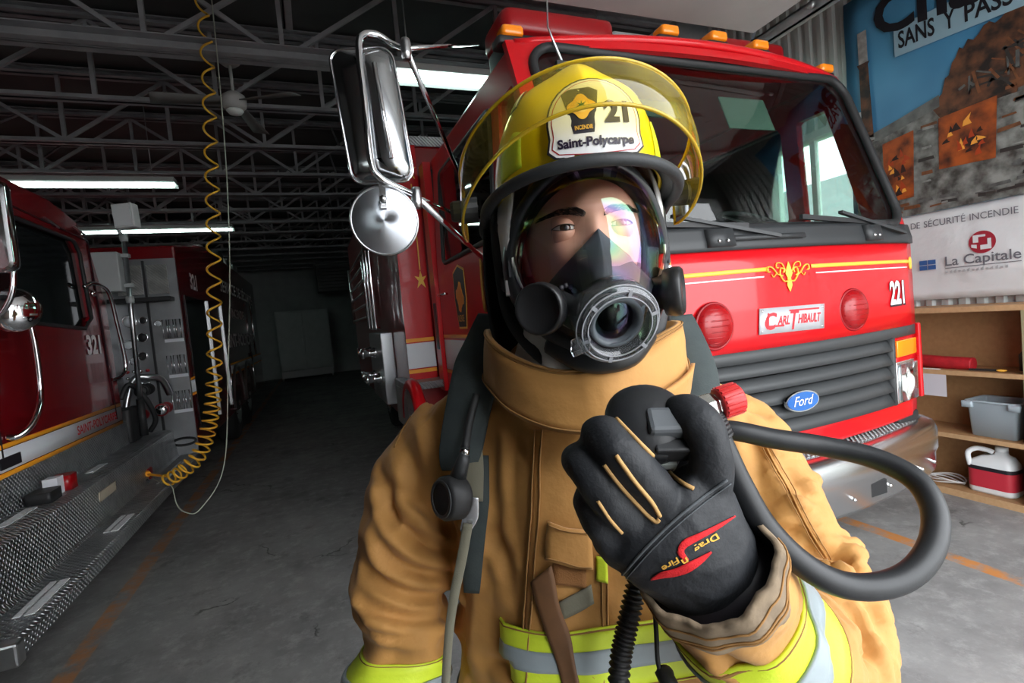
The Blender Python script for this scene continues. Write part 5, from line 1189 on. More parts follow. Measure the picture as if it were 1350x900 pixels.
# trousers and boots (below the coat)
for s in (-1, 1):
    lg = MB().tube(spline([BD(s * .10, 0, .80), BD(s * .115, .01, .55), BD(s * .125, .0, .28), BD(s * .13, -.01, .10)], 6), list(np.linspace(.125, .095, 19)), 24)
    me = voxel(lg, .012, 4); displace(me, lambda p, n: .008 * fnoise(p, 8, 3)); mesh_obj('trouser_leg', me, M_turn, PERSON)
    bt = MB(); bt.tube([BD(s * .13, -.01, .22), BD(s * .13, -.01, .07)], [.07, .062], 20)
    bt.loft([[BD(s * .13 + a * k[0], k[1] + b * .03, .045 + k[2]) for a, b in [(math.cos(2*PI*i/16), math.sin(2*PI*i/16)) for i in range(16)]] for k in ((.045, -.07, .0), (.05, .0, .0), (.052, .10, -.005), (.04, .16, -.012))])
    me = voxel(bt, .008, 4); mz = min(v.co.z for v in me.vertices)
    for v in me.vertices: v.co.z -= mz - .002 if v.co.z < .2 else 0
    mesh_obj('boot', me, M_rub, PERSON)

# ---- head frame
HO = atD(765, 314, .665)
_fc = (Vector(CP) - HO); _fc.z = 0; _fc.normalize(); _rt = Vector((-_fc.y, _fc.x, 0))     # image-right direction
ya = math.radians(11)
HF = (_fc * math.cos(ya) + _rt * math.sin(ya)).normalized(); HX = Vector((-HF.y, HF.x, 0)); HZ = Vector((0, 0, 1))
def HD(x, y, z): return HO + HX * x + HF * y + HZ * z
# ---- head, one surface with face features
def gs_(x, z, cx, cz, sx, sz): return math.exp(-((x - cx) / sx) ** 2 - ((z - cz) / sz) ** 2)
hb = MB(); NU, NV = 120, 110
EYE = [(-.0325, .0015), (.0325, .0015)]
def headpt(u, v):
    az = 2 * PI * u; el = -PI / 2 + PI * v          # az = 0 front
    x, y, z = math.sin(az) * math.cos(el), math.cos(az) * math.cos(el), math.sin(el)
    px, py, pz = x * .075, y * .094, z * .122 + .004
    if pz < 0:
        k = -pz / .12; px *= 1 - .26 * k * k; py *= 1 - .10 * k if y > 0 else 1 - .3 * k
        if y > 0: py += .012 * k * k
    if y > 0:
        f = min(1, y * 1.6)
        d = 0
        d += .007 * gs_(px, pz, 0, .022, .045, .012)                        # brow ridge
        for ex, ez in EYE: d -= .013 * gs_(px, pz, ex, ez, .017, .012)      # sockets
        for ex, ez in EYE: d += .0045 * gs_(px, pz, ex * 1.45, -.026, .018, .014)   # cheekbones
        d += .021 * math.exp(-((px) / (.0085 + .006 * max(0, min(1, (.005 - pz) / .05)))) ** 2) * max(0, min(1, (.016 - pz) / .055)) * (1 if pz > -.045 else math.exp(-((pz + .045) / .006) ** 2))
        for ex in (-.012, .012): d += .008 * gs_(px, pz, ex, -.040, .007, .007)     # nostril wings
        d += .007 * gs_(px, pz, 0, -.068, .022, .006) + .006 * gs_(px, pz, 0, -.080, .019, .006) - .004 * gs_(px, pz, 0, -.074, .026, .0025)
        d += .008 * gs_(px, pz, 0, -.104, .022, .012)
        py += d * f
    return HD(px, py, pz)
hb.grid(headpt, NU, NV)
nk = [(.118, -.02), (.06, -.02)]
hb.tube([HD(0, -.012, -.08), HD(0, -.02, -.12), HD(0, -.035, -.17), HD(0, -.05, -.20)], [.056, .056, .058, .066], 28)
HEAD = hb.build('head', M_skin, PERSON)
for s in (-1, 1):      # ears
    MB().tube([HD(s * (.077 + .010 * math.sin(a) * .6), -.012 - .016 * math.cos(a), -.008 + .030 * math.sin(a)) for a in [2*PI*k/20 for k in range(20)]], .006, 8, closed=True).build('ear', M_skin, HEAD)
M_eyew = mat('eye_white', (.72, .68, .65), .15, coat=1.0); M_iris = mat('iris_brown', (.07, .032, .015), .1, coat=1.0)
for ex, ez in EYE:
    c = (ex, .0705, ez)
    e_ = MB().lathe([(.0148 * math.sin(a), -.0148 * math.cos(a)) for a in [PI * k / 14 for k in range(15)]], HD(*c), HF, 24).build('eye', M_eyew, HEAD)
    MB().lathe([(0, .01515), (.003, .0149), (.0064, .0136), (.0066, .0126)], HD(*c), HF, 20).build('iris', M_iris, e_)
    MB().lathe([(0, .0153), (.0026, .0151), (.0027, .0145)], HD(*c), HF, 14).build('pupil', M_blk, e_)
    for up in (1, -1):
        r0 = .0162
        def lid(u, v, o=0.0):
            a = -1.15 + 2.3 * u                       # across the eye
            edge = (.27 if up > 0 else .22) * math.cos(a * 1.30) + (-.03)
            top = 1.25; el = edge + (top - edge) * v
            r = r0 + o + .0008 * math.sin(PI * v)
            return HD(c[0] + r * math.sin(a) * math.cos(el * .6), c[1] + r * math.cos(a) * math.cos(el), c[2] + up * r * math.sin(el))
        MB().slab(lambda u, v: lid(u, v), lambda u, v: lid(u, v, -.0012), 16, 6).build('eyelid', M_skin, HEAD)
        MB().tube([lid(k / 16, 0, .0003) for k in range(17)], .0006 if up > 0 else .00035, 5).build('lash_line', M_hair, HEAD)
HB = BVHTree.FromPolygons([v.co + ROOT[HEAD.name] for v in HEAD.data.vertices], [tuple(p.vertices) for p in HEAD.data.polygons])
for s in (-1, 1):
    eb = MB()
    for k in range(300):
        t = random.random(); x = s * (.010 + .048 * t); z = .0135 + .0085 * math.sin(min(1, t * 1.25) * PI * .62) - .004 * t + random.uniform(-.0038, .0038) * (1.1 - .7 * t)
        h = HB.ray_cast(HD(x, .2, z), -HF)
        if not h[0]: continue
        d = (HX * s * (.9) + HZ * (.55 - 1.0 * t) + HF * .18).normalized() * random.uniform(.006, .009)
        p = h[0] + h[1] * (.0004 if h[1].dot(HF) > 0 else -.0004)
        q = Vector((HF.x, HF.y, 0)).cross(d).normalized() * .00042
        eb.add([p - q, p + q, p + d * .6 + HF * .0012, p + d + HF * .0008], [(0, 1, 2), (2, 1, 3)])
    eb.build('eyebrow', M_hair, HEAD, kind='stuff')
# ---- white hood round the head and neck
def hoodpt(u, v, o=0.0):
    a = PI * (.34 + 1.32 * u)                           # from left temple round the back to right temple
    el = -.62 + 2.05 * v
    x, y, z = math.sin(a) * math.cos(el * .92), math.cos(a) * math.cos(el * .92), math.sin(el)
    r = 1 + o
    w_ = .0022 * math.sin(a * 9 + el * 7)
    return HD(x * (.108 * r + w_), y * (.112 * r + w_) - .004, z * .140 * r + .0)
MB().slab(lambda u, v: hoodpt(u, v), lambda u, v: hoodpt(u, v, -.03), 48, 20).build('hood', M_hood, PERSON)
def hneck(u, v, o=0.0):
    a = 2 * PI * u; z = -.075 - .115 * v; r = .083 + .020 * v + .005 * math.sin(a * 7 + v * 9) + o
    return HD(math.sin(a) * r, math.cos(a) * r * 1.05 - .010 - .018 * v, z)
MB().slab(lambda u, v: hneck(u, v), lambda u, v: hneck(u, v, -.004), 48, 10).build('hood_skirt', M_hood, PERSON)

# ---- helmet
HEL = thing('helmet', HD(0, 0, .04), 'yellow firefighter helmet with raised amber visor and white front shield worn by the person', 'helmet')
HA, HBb, HH, HN = .106, .140, .172, 2.35
def bz(a): c = math.cos(a); return .046 + .019 * c if c > 0 else .046 + .03 * c
def dome(a, t, o=0.0):
    """a: azimuth (0 front), t: 0 at the brim .. 1 at the crown"""
    e = t * PI / 2; cr = math.cos(e) ** (2 / HN); sr = math.sin(e) ** (2 / HN)
    x, y = math.sin(a) * (HA + o) * cr, math.cos(a) * (HBb + o) * cr
    z0 = bz(a); z = z0 + (.197 - z0) * sr + o * sr
    rg = .007 * math.exp(-((x) / .020) ** 2) * (1 if math.cos(a) > -1 else 0) * min(1, t * 4)
    rg += .004 * math.exp(-((abs(x) - .062) / .014) ** 2) * min(1, t * 4) * (1 - t)
    return HD(x + math.sin(a) * rg * .6, y - .01 + math.cos(a) * rg * .8, z + rg * sr)
SH = MB().slab(lambda u, v: dome(2 * PI * u, v), lambda u, v: dome(2 * PI * u, v, -.004), 96, 26).build('shell', M_helm, HEL)
def brimpt(a, v):
    c = math.cos(a); w_ = .015 + .008 * max(0, c) + .030 * max(0, -c)
    p = dome(a, 0); o = HX * math.sin(a) + HF * math.cos(a)
    return p + o * w_ * v - HZ * (.010 * v)
MB().slab(lambda u, v: brimpt(2 * PI * u, v) + HZ * .003, lambda u, v: brimpt(2 * PI * u, v) - HZ * .003, 96, 4).build('brim', M_plast, HEL)
MB().tube([brimpt(2 * PI * k / 96, 1.0) for k in range(96)], .0068, 10, closed=True).build('brim_edge', mat('brim_rubber', (.022, .024, .026), .6, bump=(250, .3, .001)), HEL)
# shell surface as a height field for the shield and stickers
SB = BVHTree.FromPolygons([v.co + ROOT[SH.name] for v in SH.data.vertices], [tuple(p.vertices) for p in SH.data.polygons])
def shieldfn(x, z, w_=0.0):
    x = x * .86; h = SB.ray_cast(HD(x * .45, .4, .096 + (z) * .80), -HF)
    p = h[0] if h[0] else HD(x, .12, .108 + z)
    yl = (p - HO).dot(HF)
    return HD(x, yl + .004 - 2.2 * x * x + w_, .096 + z * .80)
arch = [(-.058, -.028), (-.050, -.036)] + [(-.050 + .1 * k / 10, -.036 - .004 * math.sin(PI * k / 10)) for k in range(1, 10)] + [(.050, -.036), (.058, -.028), (.055, -.012), (.056, .006)] + [(.056 * math.cos(PI * k / 16), .006 + .060 * math.sin(PI * k / 16)) for k in range(1, 16)] + [(-.056, .006), (-.055, -.012)]
def splate(name, outl, m, lv, c=(0, .01), par=None):
    vs, fs = disc_grid(outl, 5, c); n = len(vs)
    return MB().add([shieldfn(a, b, lv) for a, b in vs] + [shieldfn(a, b, lv - .0012) for a, b in vs], fs + [tuple(n + i for i in reversed(f)) for f in fs], 0, True).build(name, m, par or HEL)
SHD = splate('front_shield', [(a * 1.04, b * 1.04) for a, b in arch], M_blk, .0012)
splate('shield_face', arch, mat('shield_white', (.78, .78, .80), .35), .0020, par=SHD)
splate('shield_line', [(a * .945, (b - .01) * .945 + .01) for a, b in arch], mat('shield_red', (.50, .03, .04), .4), .0024, par=SHD)
splate('shield_face', [(a * .925, (b - .01) * .925 + .01) for a, b in arch], mat('shield_white', (.78, .78, .80), .35), .0028, par=SHD)
ec = (-.0155, .016)
tz = [(-.022, .030), (-.012, .036), (.012, .036), (.022, .030), (.019, .012), (.0125, -.026), (-.0125, -.026), (-.019, .012)]
splate('emblem', [(ec[0] + a, ec[1] + b) for a, b in tz], mat('emblem_navy', (.025, .025, .05), .4), .0034, ec, SHD)
mc_ = []
for k in range(48):
    a = 2 * PI * k / 48; r = .0150 * (1 + .16 * math.cos(4 * a)) ; mc_.append((ec[0] + r * math.cos(a), ec[1] + .009 + r * math.sin(a)))
splate('emblem_cross', mc_, mat('emblem_gold', (.80, .46, .08), .4), .0040, (ec[0], ec[1] + .009), SHD)
splate('emblem_disc', [(ec[0] + .0085 * math.cos(2*PI*k/20), ec[1] + .009 + .0085 * math.sin(2*PI*k/20)) for k in range(20)], mat('emblem_orange', (.80, .55, .16), .4), .0044, (ec[0], ec[1] + .009), SHD)
lf = []
for k in range(14):
    a = PI / 2 + 2 * PI * k / 14; r = .0070 if k % 2 == 0 else .0024; lf.append((ec[0] + r * math.cos(a), ec[1] + .010 + r * math.sin(a)))
splate('emblem_leaf', lf, mat('emblem_green', (.03, .12, .05), .4), .0048, (ec[0], ec[1] + .010), SHD)
text_mb('INCENDIE', lambda u, v: shieldfn(ec[0] + u, ec[1] - .0215 + v, .0046), .0052, .0215, bold=.02).build('lettering', mat('emblem_gold', (.80, .46, .08), .4), SHD)
M_navy = mat('navy_print', (.018, .010, .035), .4)
text_mb('21', lambda u, v: shieldfn(.0265 + u, .003 + v, .0040), .026, .031, bold=.05).build('lettering', M_navy, SHD)
text_mb('Saint-Polycarpe', lambda u, v: shieldfn(u - .001, -.0265 + v, .0040), .0112, .094, bold=.035).build('lettering', M_navy, SHD)
for s in (-1, 1):      # maker's sticker and lime decal on each side
    MB().slab(lambda u, v: dome(s * (.98 + .16 * u), .42 + .18 * v, .0018), lambda u, v: dome(s * (.98 + .16 * u), .42 + .18 * v, .0006), 4, 4).build('side_sticker', M_blk, HEL)
    MB().slab(lambda u, v: dome(s * (1.0 + .12 * u), .44 + .14 * v, .0026), lambda u, v: dome(s * (1.0 + .12 * u), .44 + .14 * v, .0016), 4, 4).build('side_sticker', mat('shield_white', (.78, .78, .80), .35), HEL)
    MB().slab(lambda u, v: dome(s * (.80 + .38 * u), .04 + (.20 - .12 * abs(u - .3)) * v, .0016), lambda u, v: dome(s * (.80 + .38 * u), .04 + (.20 - .12 * abs(u - .3)) * v, .0004), 6, 4).build('lime_decal', M_lime, HEL)
# visor, raised over the front
M_visor = thin_glass('amber_visor', (.96, .84, .34), 1.5, .05, haze=(22, .30, (.62, .48, .07)))
M_visedge = mat('visor_edge', (.72, .50, .03), .25, trans=.5)
def vis(a, v):
    c = math.cos(a * .9); k = max(0, c)
    zl, zu = .016 + .084 * k ** 1.3, .086 + .066 * k ** 1.1
    rl, ru = 1.0, 1.0 - .10 * k
    r = rl + (ru - rl) * v + .04 * math.sin(PI * v) * k
    return HD(math.sin(a) * .152 * r, math.cos(a) * .188 * r - .012, zl + (zu - zl) * v)
va = lambda u: math.radians(-103 + 206 * u)
VS = MB().grid(lambda u, v: vis(va(u), v), 72, 10).build('visor', M_visor, HEL)
loop = [vis(va(k / 72), 0) for k in range(73)] + [vis(va(1), k / 6) for k in range(1, 6)] + [vis(va(1 - k / 72), 1) for k in range(73)] + [vis(va(0), 1 - k / 6) for k in range(1, 6)]
MB().tube(loop, .0021, 6, closed=True).build('visor_edge', M_visedge, VS)
for s in (-1, 1):
    MB().lathe([(0, .016), (.012, .016), (.014, .012), (.014, .003), (.017, 0), (.017, -.02), (0, -.02)], HD(s * .150, -.02, .052), HX * s, 16, smooth=False).build('visor_knob', M_plast, HEL)
    # ear flap hanging from the helmet, with tan lining
    def flap(u, v, o=0.0):
        a = s * ((1.66 if s < 0 else 1.75) + 1.5 * u); zz = .045 - (.185 + .03 * math.sin(u * 5)) * v
        r = 1 + .06 * math.sin(v * 3) + .02 * math.sin(u * 14)
        return HD(math.sin(a) * (.124 * r + o), math.cos(a) * (.138 * r + o) - .012, zz)
    MB().slab(lambda u, v: flap(u, v), lambda u, v: flap(u, v, -.004), 20, 10).build('ear_flap', mat('flap_cloth', (.018, .018, .019), .9), HEL)
    MB().slab(lambda u, v: flap(.02 + .10 * u, .30 + .34 * v, .005), lambda u, v: flap(.02 + .10 * u, .30 + .34 * v, .002), 4, 6).build('flap_lining', mat('tan_lining', (.55, .30, .06), .7), HEL)
    MB().tube(spline([HD(s * .108, .0, .05), HD(s * .108, .0, -.03), HD(s * .100, .01, -.10), HD(s * .06, .05, -.155), HD(0, .055, -.168)], 8), .006, 8, flat=(1.5, .45)).build('chin_strap', M_rub, HEL)

# ---- breathing mask
MSK = thing('breathing_mask', HD(0, .08, -.145), 'black full-face breathing mask with clear wide lens worn under the helmet', 'mask')
MCZ = -.036
def rim(a, s_=1.0, dy=0.0):
    x, z = math.sin(a), math.cos(a)
    hx = .0985 * (1 - .10 * max(0, -z) ** 2); hz = .108 if z > 0 else .108
    X_, Z_ = x * hx * s_, MCZ + z * hz * s_
    y = .090 - .062 * abs(x) ** 2.2 + (.004 if z > 0 else .012 * z * z) + dy
    return X_, y, Z_
def lens(a, r, o=0.0):
    X_, y, Z_ = rim(a, r)
    yr = rim(a)[1]; b = .056 * (1 - r ** 2.4) + .006
    y0 = yr * r ** 2 + .088 * (1 - r ** 2)
    return HD(X_, y0 + b + o, Z_)
M_lens = thin_glass('mask_lens', (.95, .96, .97), 1.85, .015, rainbow=True)
vs = []; nA, nR = 72, 18
LN = MB(); LN.loft([[lens(2 * PI * k / nA, max(r / nR, .002)) for k in range(nA)] for r in range(nR + 1)], False); LNo = LN.build('lens', M_lens, MSK)
def rimband(name, s0, s1, y0, y1, m, th=.0):
    prof = [(s0, y0), ((s0 + s1) / 2, max(y0, y1) + .006), (s1, y1), (s1, y1 - .016), (s0, y0 - .016)]
    mb = MB(); rows = [[HD(*rim(2 * PI * k / nA, a, b)) for a, b in prof] for k in range(nA)]
    rows.append(rows[0]); mb.loft(rows, False); return mb.build(name, m, MSK)
RB = rimband('lens_frame', .90, 1.075, .012, .000, mat('mask_frame', (.030, .032, .035), .3))
rimband('inner_seal', .83, .93, -.004, .004, M_maskblk)
MB().slab(lambda u, v: HD(*[q for q in rim(2 * PI * u, 1.04 - .02 * v, -.008 - .05 * v)]), lambda u, v: HD(*[q for q in rim(2 * PI * u, 1.0 - .02 * v, -.008 - .05 * v)]), 72, 6).build('face_skirt', M_maskblk, MSK)
for a in (-.28, .28, 1.57, -1.57):       # clamp joints on the frame
    p = HD(*rim(a, 1.0, .010)); MB().obox(p, HX, .0012, HF, .006, HZ, .010).build('frame_joint', M_blk, MSK)
# nose cup inside the lens
def cup(u, v):
    a = 2 * PI * u; x, z = math.sin(a), math.cos(a)
    ox = x * (.060 if z < 0 else .060 * (1 - z) ** .8 + .006); oz = -.070 + z * (.064 if z > 0 else .056)
    oy = .098 - .25 * abs(ox) + (.010 if z > .5 else 0)
    ix, iz, iy = x * .030, -.106 + z * .028, .128
    t = v; return HD(ox * (1 - t) + ix * t, oy * (1 - t) + iy * t + .008 * math.sin(PI * t), oz * (1 - t) + iz * t)
MB().slab(lambda u, v: cup(u, v), lambda u, v: cup(u, v) - HF * .003, 48, 10).build('nose_cup', M_cup, MSK)
PC, PN = HD(.004, .136, -.110), (HF - HZ * .55 + HX * .12).normalized(); PS = .80
M_clear = thin_glass('clear_plastic', (.80, .83, .85), 1.6, .04, haze=(50, .12, (.5, .52, .55)))
PTo = MB().lathe([(.045, -.022), (.046, .004), (.042, .010), (.036, .011), (.032, .005), (.030, -.004)], PC, PN, 40).build('port_ring', M_clear, MSK)
for r, h in ((.0455, .005), (.035, .0115), (.041, .0108)): MB().lathe([(r - .0007, h - .0007), (r + .0007, h - .0007), (r + .0007, h + .0007), (r - .0007, h + .0007), (r - .0007, h - .0007)], PC, PN, 40).build('port_edge', mat('port_highlight', (.26, .27, .29), .15), PTo)
e1 = (HX - PN * HX.dot(PN)).normalized(); e2 = PN.cross(e1)
for k in range(6):
    a = 2 * PI * k / 6 + .3; p = PC + (e1 * math.cos(a) + e2 * math.sin(a)) * .0385 + PN * .010
    MB().obox(p, e1 * math.cos(a) + e2 * math.sin(a), .004, PN, .002, e1 * -math.sin(a) + e2 * math.cos(a), .002).build('port_lug', mat('port_highlight', (.26, .27, .29), .15), PTo)
MB().obox(PC - e1 * .042 - e2 * .015 + PN * .010, e1 + e2 * .3, .010, e2, .008, PN, .006).build('port_latch', M_clear, PTo, bevel=.002)
MB().lathe([(.029, -.012), (.030, .002), (.027, .004), (.023, .0), (.021, -.012), (.017, -.018), (0, -.020)], PC, PN, 32).build('inhalation_seat', M_cup, MSK)
MB().lathe([(0, -.010), (.0165, -.010), (.0165, -.016)], PC, PN, 24, cap=True).build('port_opening', M_blk, MSK)
# side valves and chin
for s in (-1, 1):
    vc = HD(s * .072, .122, -.088); vn = (HX * s * .55 + HF * .85 - HZ * .05).normalized() if s < 0 else (HX * .9 + HF * .45).normalized()
    if s > 0: vc = HD(.089, .080, -.082)
    vb = MB().lathe([(.018, -.030), (.020, -.012), (.027, -.010), (.029, 0), (.0285, .008), (.026, .011), (.024, .008), (0, .009)], vc, vn, 28).build('exhale_valve', mat('valve_black', (.012, .012, .013), .35), MSK)
    if s < 0:
        MB().tube(spline([vc - vn * .02, HD(-.048, .108, -.080), HD(-.025, .118, -.088)], 6), [.017] * 13, 14).build('valve_elbow', M_maskblk, MSK)
        for k in range(5):
            a = k * .6 + .4; MB().lathe([(0, .002), (.003, .002), (.003, 0)], HD(-.044 + .009 * math.cos(a), .126, -.076 + .010 * math.sin(a)), HF, 8).build('valve_hole', M_blk, MSK)
MB().tube(spline([HD(-.058, .065, -.128), HD(-.03, .090, -.148), HD(0, .098, -.153), HD(.03, .090, -.148), HD(.058, .065, -.128)], 8), .012, 12, flat=(1.0, 1.3)).build('chin_cup', M_maskblk, MSK)
for s in (-1, 1):       # head straps
    for z0, z1 in ((.02, .03), (-.06, -.04)):
        MB().tube(spline([HD(s * .097, .030, z0), HD(s * .108, .0, (z0 + z1) / 2), HD(s * .102, -.05, z1), HD(s * .06, -.105, z1)], 8), .007, 8, flat=(.35, 1.2)).build('head_strap', M_rub, MSK)
    MB().obox(HD(s * .101, .028, -.058), HX, .004, HF, .008, HZ, .010).build('strap_buckle', M_steel, MSK, bevel=.001)
# ================================================================= GLOVES, REGULATOR, HARNESS
cX, cY, cZ = Vector(CM[:, 0]), Vector(CM[:, 1]), Vector(CM[:, 2])      # photograph's right, up, towards the viewer
wv = (cX * .76 + cY * .65).normalized(); tv = cZ
gl = MB()
rings = []
for (x, y, d, hw, ht) in ((945, 765, .468, .046, .044), (930, 745, .454, .051, .046), (905, 715, .443, .057, .043), (886, 692, .436, .060, .037), (874, 672, .432, .059, .030), (862, 656, .431, .052, .022)):
    c = atD(x, y, d); rings.append([c + wv * (hw * math.cos(2*PI*k/28)) + tv * (ht * math.sin(2*PI*k/28)) for k in range(28)])
gl.loft(rings)
FING = {'index': ([(930, 655, .438), (938, 604, .418), (927, 566, .416), (906, 545, .428), (893, 548, .452)], [.020, .0175, .0168, .0165, .0145]),
        'middle': ([(878, 672, .434), (846, 630, .408), (815, 595, .404), (794, 573, .418), (788, 578, .445)], [.021, .0185, .0178, .0172, .0145]),
        'ring': ([(842, 700, .436), (806, 658, .417), (781, 624, .416), (765, 606, .430), (765, 614, .454)], [.020, .0178, .0170, .0162, .0138]),
        'pinky': ([(818, 720, .442), (795, 690, .432), (781, 662, .435), (778, 652, .456)], [.019, .0175, .0165, .0135]),
        'thumb': ([(938, 700, .462), (936, 640, .482), (905, 600, .497), (868, 585, .500)], [.022, .020, .019, .016])}
for nm, (pp_, rr) in FING.items():
    P, R = limb_rings([atD(*p) for p in pp_], rr, sub=6); gl.tube(P, R, 18)
    for e, r in ((P[0], R[0]), (P[-1], R[-1])): gl.lathe([(r * math.sin(a), -r * math.cos(a)) for a in [PI * k / 8 for k in range(9)]], e, cZ, 16)
gm = voxel(gl, .0026, 5)
displace(gm, lambda p, n: .0016 * fnoise(p, 26, 3) + .0022 * (1 - abs(noise.noise(Vector(p) * 34)) - .75))
GB = bvh_of(gm)
GLV = mesh_obj('glove', gm, M_glove, PERSON)
for a in ([(797, 612), (815, 636), (838, 662), (862, 686), (869, 684)], [(812, 600), (835, 632), (858, 660), (870, 680)]): seam('welt', a, .0019, M_welt, GLV, .0004, bvh=GB)
for a in ([(812, 552), (845, 586), (872, 612), (896, 634), (914, 644)],): seam('welt', a, .0019, M_welt, GLV, .0004, bvh=GB)
seam('welt', [(788, 660), (804, 684), (820, 702)], .0016, M_welt, GLV, .0002, bvh=GB)
for k in (0, 5): seam('stitching', [(818 + k, 760 + k), (846 + k, 728 + k), (880 + k, 694 + k), (920 + k, 660 + k), (958 + k, 632 + k)], .0012 if k == 0 else .0006, mat('glove_thread', (.07, .078, .085), .8), GLV, .0006, bvh=GB)
M_emb = mat('red_embroidery', (.62, .01, .015), .8, bump=(900, .8, .001))
def stroke(px, wd):
    rows = []
    for i, (x, y) in enumerate(px):
        a, b = px[max(i - 1, 0)], px[min(i + 1, len(px) - 1)]; tx, ty = b[0] - a[0], b[1] - a[1]; l = math.hypot(tx, ty)
        rows.append([(x - ty / l * wd[i], y + tx / l * wd[i]), (x + ty / l * wd[i], y - tx / l * wd[i])])
    patch_on('embroidery', rows, M_emb, GLV, .0006, .0006, 3, 20, 0, 0, GB)
stroke([(968, 680), (945, 694), (922, 706), (903, 716), (897, 727), (905, 738)], [.8, 3, 4, 5, 4.5, 3])
stroke([(937, 727), (922, 738), (905, 748), (888, 754), (872, 757), (858, 763)], [1, 4.5, 6, 5, 4, .8])
M_embg = mat('gold_embroidery', (.70, .38, .05), .8)
def gtext(s, x0, y0, h, w_):
    def fn(u, v):
        h_ = cast(x0 - .85 * u + .52 * v, y0 + .52 * u + .85 * v, .0016, GB); return h_[0] if h_ else atD(x0, y0, .40)
    text_mb(s, fn, h, w_, bold=.02, center=False).build('embroidery', M_embg, GLV)
gtext('Drag', 943, 702, 8, 36); gtext('n', 904, 733, 9, 8); gtext('Fire', 892, 733, 7.5, 24)
# the other glove, hanging at the end of the lowered sleeve
w0 = Vector(axR[-1]); dn = (Vector(axR[-1]) - Vector(axR[-8])).normalized()
g2 = MB(); fwd = bf; sd = br_
g2.loft([[w0 + dn * t + fwd * (a * math.cos(2*PI*k/24)) + sd * (b * math.sin(2*PI*k/24)) for k in range(24)] for t, a, b in ((-.03, .042, .034), (.02, .044, .034), (.06, .048, .026), (.10, .046, .022), (.115, .040, .018))])
for i, (o, l) in enumerate(((.034, .075), (.012, .085), (-.011, .08), (-.032, .062))):
    P, R = limb_rings([w0 + dn * .09 + fwd * o, w0 + dn * (.09 + l * .5) + fwd * o + sd * .004, w0 + dn * (.09 + l * .9) + fwd * o + sd * .018, w0 + dn * (.09 + l) + fwd * o + sd * .032], [.0165, .0155, .0145, .012]); g2.tube(P, R, 14)
P, R = limb_rings([w0 + dn * .03 + fwd * .035, w0 + dn * .07 + fwd * .062, w0 + dn * .11 + fwd * .066 + sd * .012], [.02, .018, .014]); g2.tube(P, R, 14)
mesh_obj('glove', voxel(g2, .004, 5), M_glove, PERSON)

# ---- regulator held in the raised fist
RG = thing('regulator', atD(853, 575, .47), 'black breathing regulator with red knob and thick hose gripped in the raised glove', 'regulator')
rcn = atD(852, 562, .452); ra = (cZ * .74 + cY * .66 - cX * .06).normalized()
M_reg = mat('regulator_black', (.016, .017, .019), .42, bump=(300, .2, .0005))
rbdy = MB().lathe([(.030, -.060), (.035, -.050), (.0355, .0), (.0375, .002), (.0375, .012), (.034, .017), (.026, .023), (.012, .027), (0, .028)], rcn, ra, 36).build('body', M_reg, RG)
ru = (cX - ra * cX.dot(ra)).normalized(); rw = ra.cross(ru)
MB().obox(rcn + ra * .022 + ru * .012 - rw * .012, ru, .017, rw, .012, ra, .010).build('purge_button', mat('button_grey', (.10, .11, .12), .4), RG, bevel=.004)
MB().obox(rcn + ra * .010 + ru * .014 - rw * .030, ru, .015, rw, .006, ra, .010).build('latch', M_reg, RG, bevel=.002)
MB().obox(rcn - ra * .010 + ru * .010 + rw * -.0335, ru, .011, rw, .0015, ra, .004).build('label', mat('label_pale', (.50, .55, .52), .5), RG)
MB().obox(rcn - ra * .030 + ru * .016 + rw * -.0325, ru, .010, rw, .0015, ra, .004).build('label', mat('label_pale', (.50, .55, .52), .5), RG)
for k in range(3): MB().lathe([(.0352, -.002), (.0362, 0), (.0352, .002)], rcn - ra * (.012 + .010 * k), ra, 32).build('groove', M_blk, RG)
ka = (cX * .90 + cY * .28 - cZ * .10).normalized(); kc = atD(930, 538, .448)
MB().lathe([(0, -.028), (.008, -.028), (.009, -.014), (.0125, -.012), (.0125, .006), (.010, .010), (.010, .014), (0, .014)], kc, ka, 6, smooth=False).build('swivel_fitting', mat('nickel', (.66, .66, .63), .22, 1.0), RG, bevel=.001)
MB().lathe([(0, -.012), (.007, -.012), (.007, .0), (0, .0)], kc - ka * .018, ka, 20).build('fitting_neck', M_steel, RG)
kn = MB(); kb = kc + ka * .012
kn.lathe([(0, 0), (.0125, 0), (.0135, .002), (.0135, .019), (.012, .021), (0, .021)], kb, ka, 24)
KN = kn.build('control_knob', mat('knob_red', (.56, .03, .03), .4), RG)
g1 = (cY - ka * cY.dot(ka)).normalized(); g2_ = ka.cross(g1)
for k in range(18):
    a = 2 * PI * k / 18; d = g1 * math.cos(a) + g2_ * math.sin(a)
    MB().obox(kb + ka * .0105 + d * .0137, ka, .0085, d, .0009, ka.cross(d), .0011).build('knob_rib', mat('knob_red', (.56, .03, .03), .4), KN)
hp = [(934, 548, .450), (942, 566, .448), (954, 594, .448), (976, 640, .447), (1008, 694, .445), (1056, 742, .442), (1110, 770, .440), (1166, 771, .442), (1208, 750, .450), (1231, 712, .464), (1230, 668, .484), (1204, 630, .508), (1150, 603, .535), (1085, 588, .555), (1020, 578, .565), (962, 567, .575), (925, 572, .590), (900, 600, .612), (892, 640, .640), (890, 668, .675)]
P = spline([atD(*p) for p in hp], 10)
HS = MB().tube(P, list(np.interp(np.linspace(0, 1, len(P)), [0, .05, .1, 1], [.0112, .0112, .0114, .0112])), 18).build('hose', mat('hose_rubber', (.012, .013, .015), .45, vary=(60, .35, (.022, .024, .027)), bump=(200, .2, .0006)), RG)
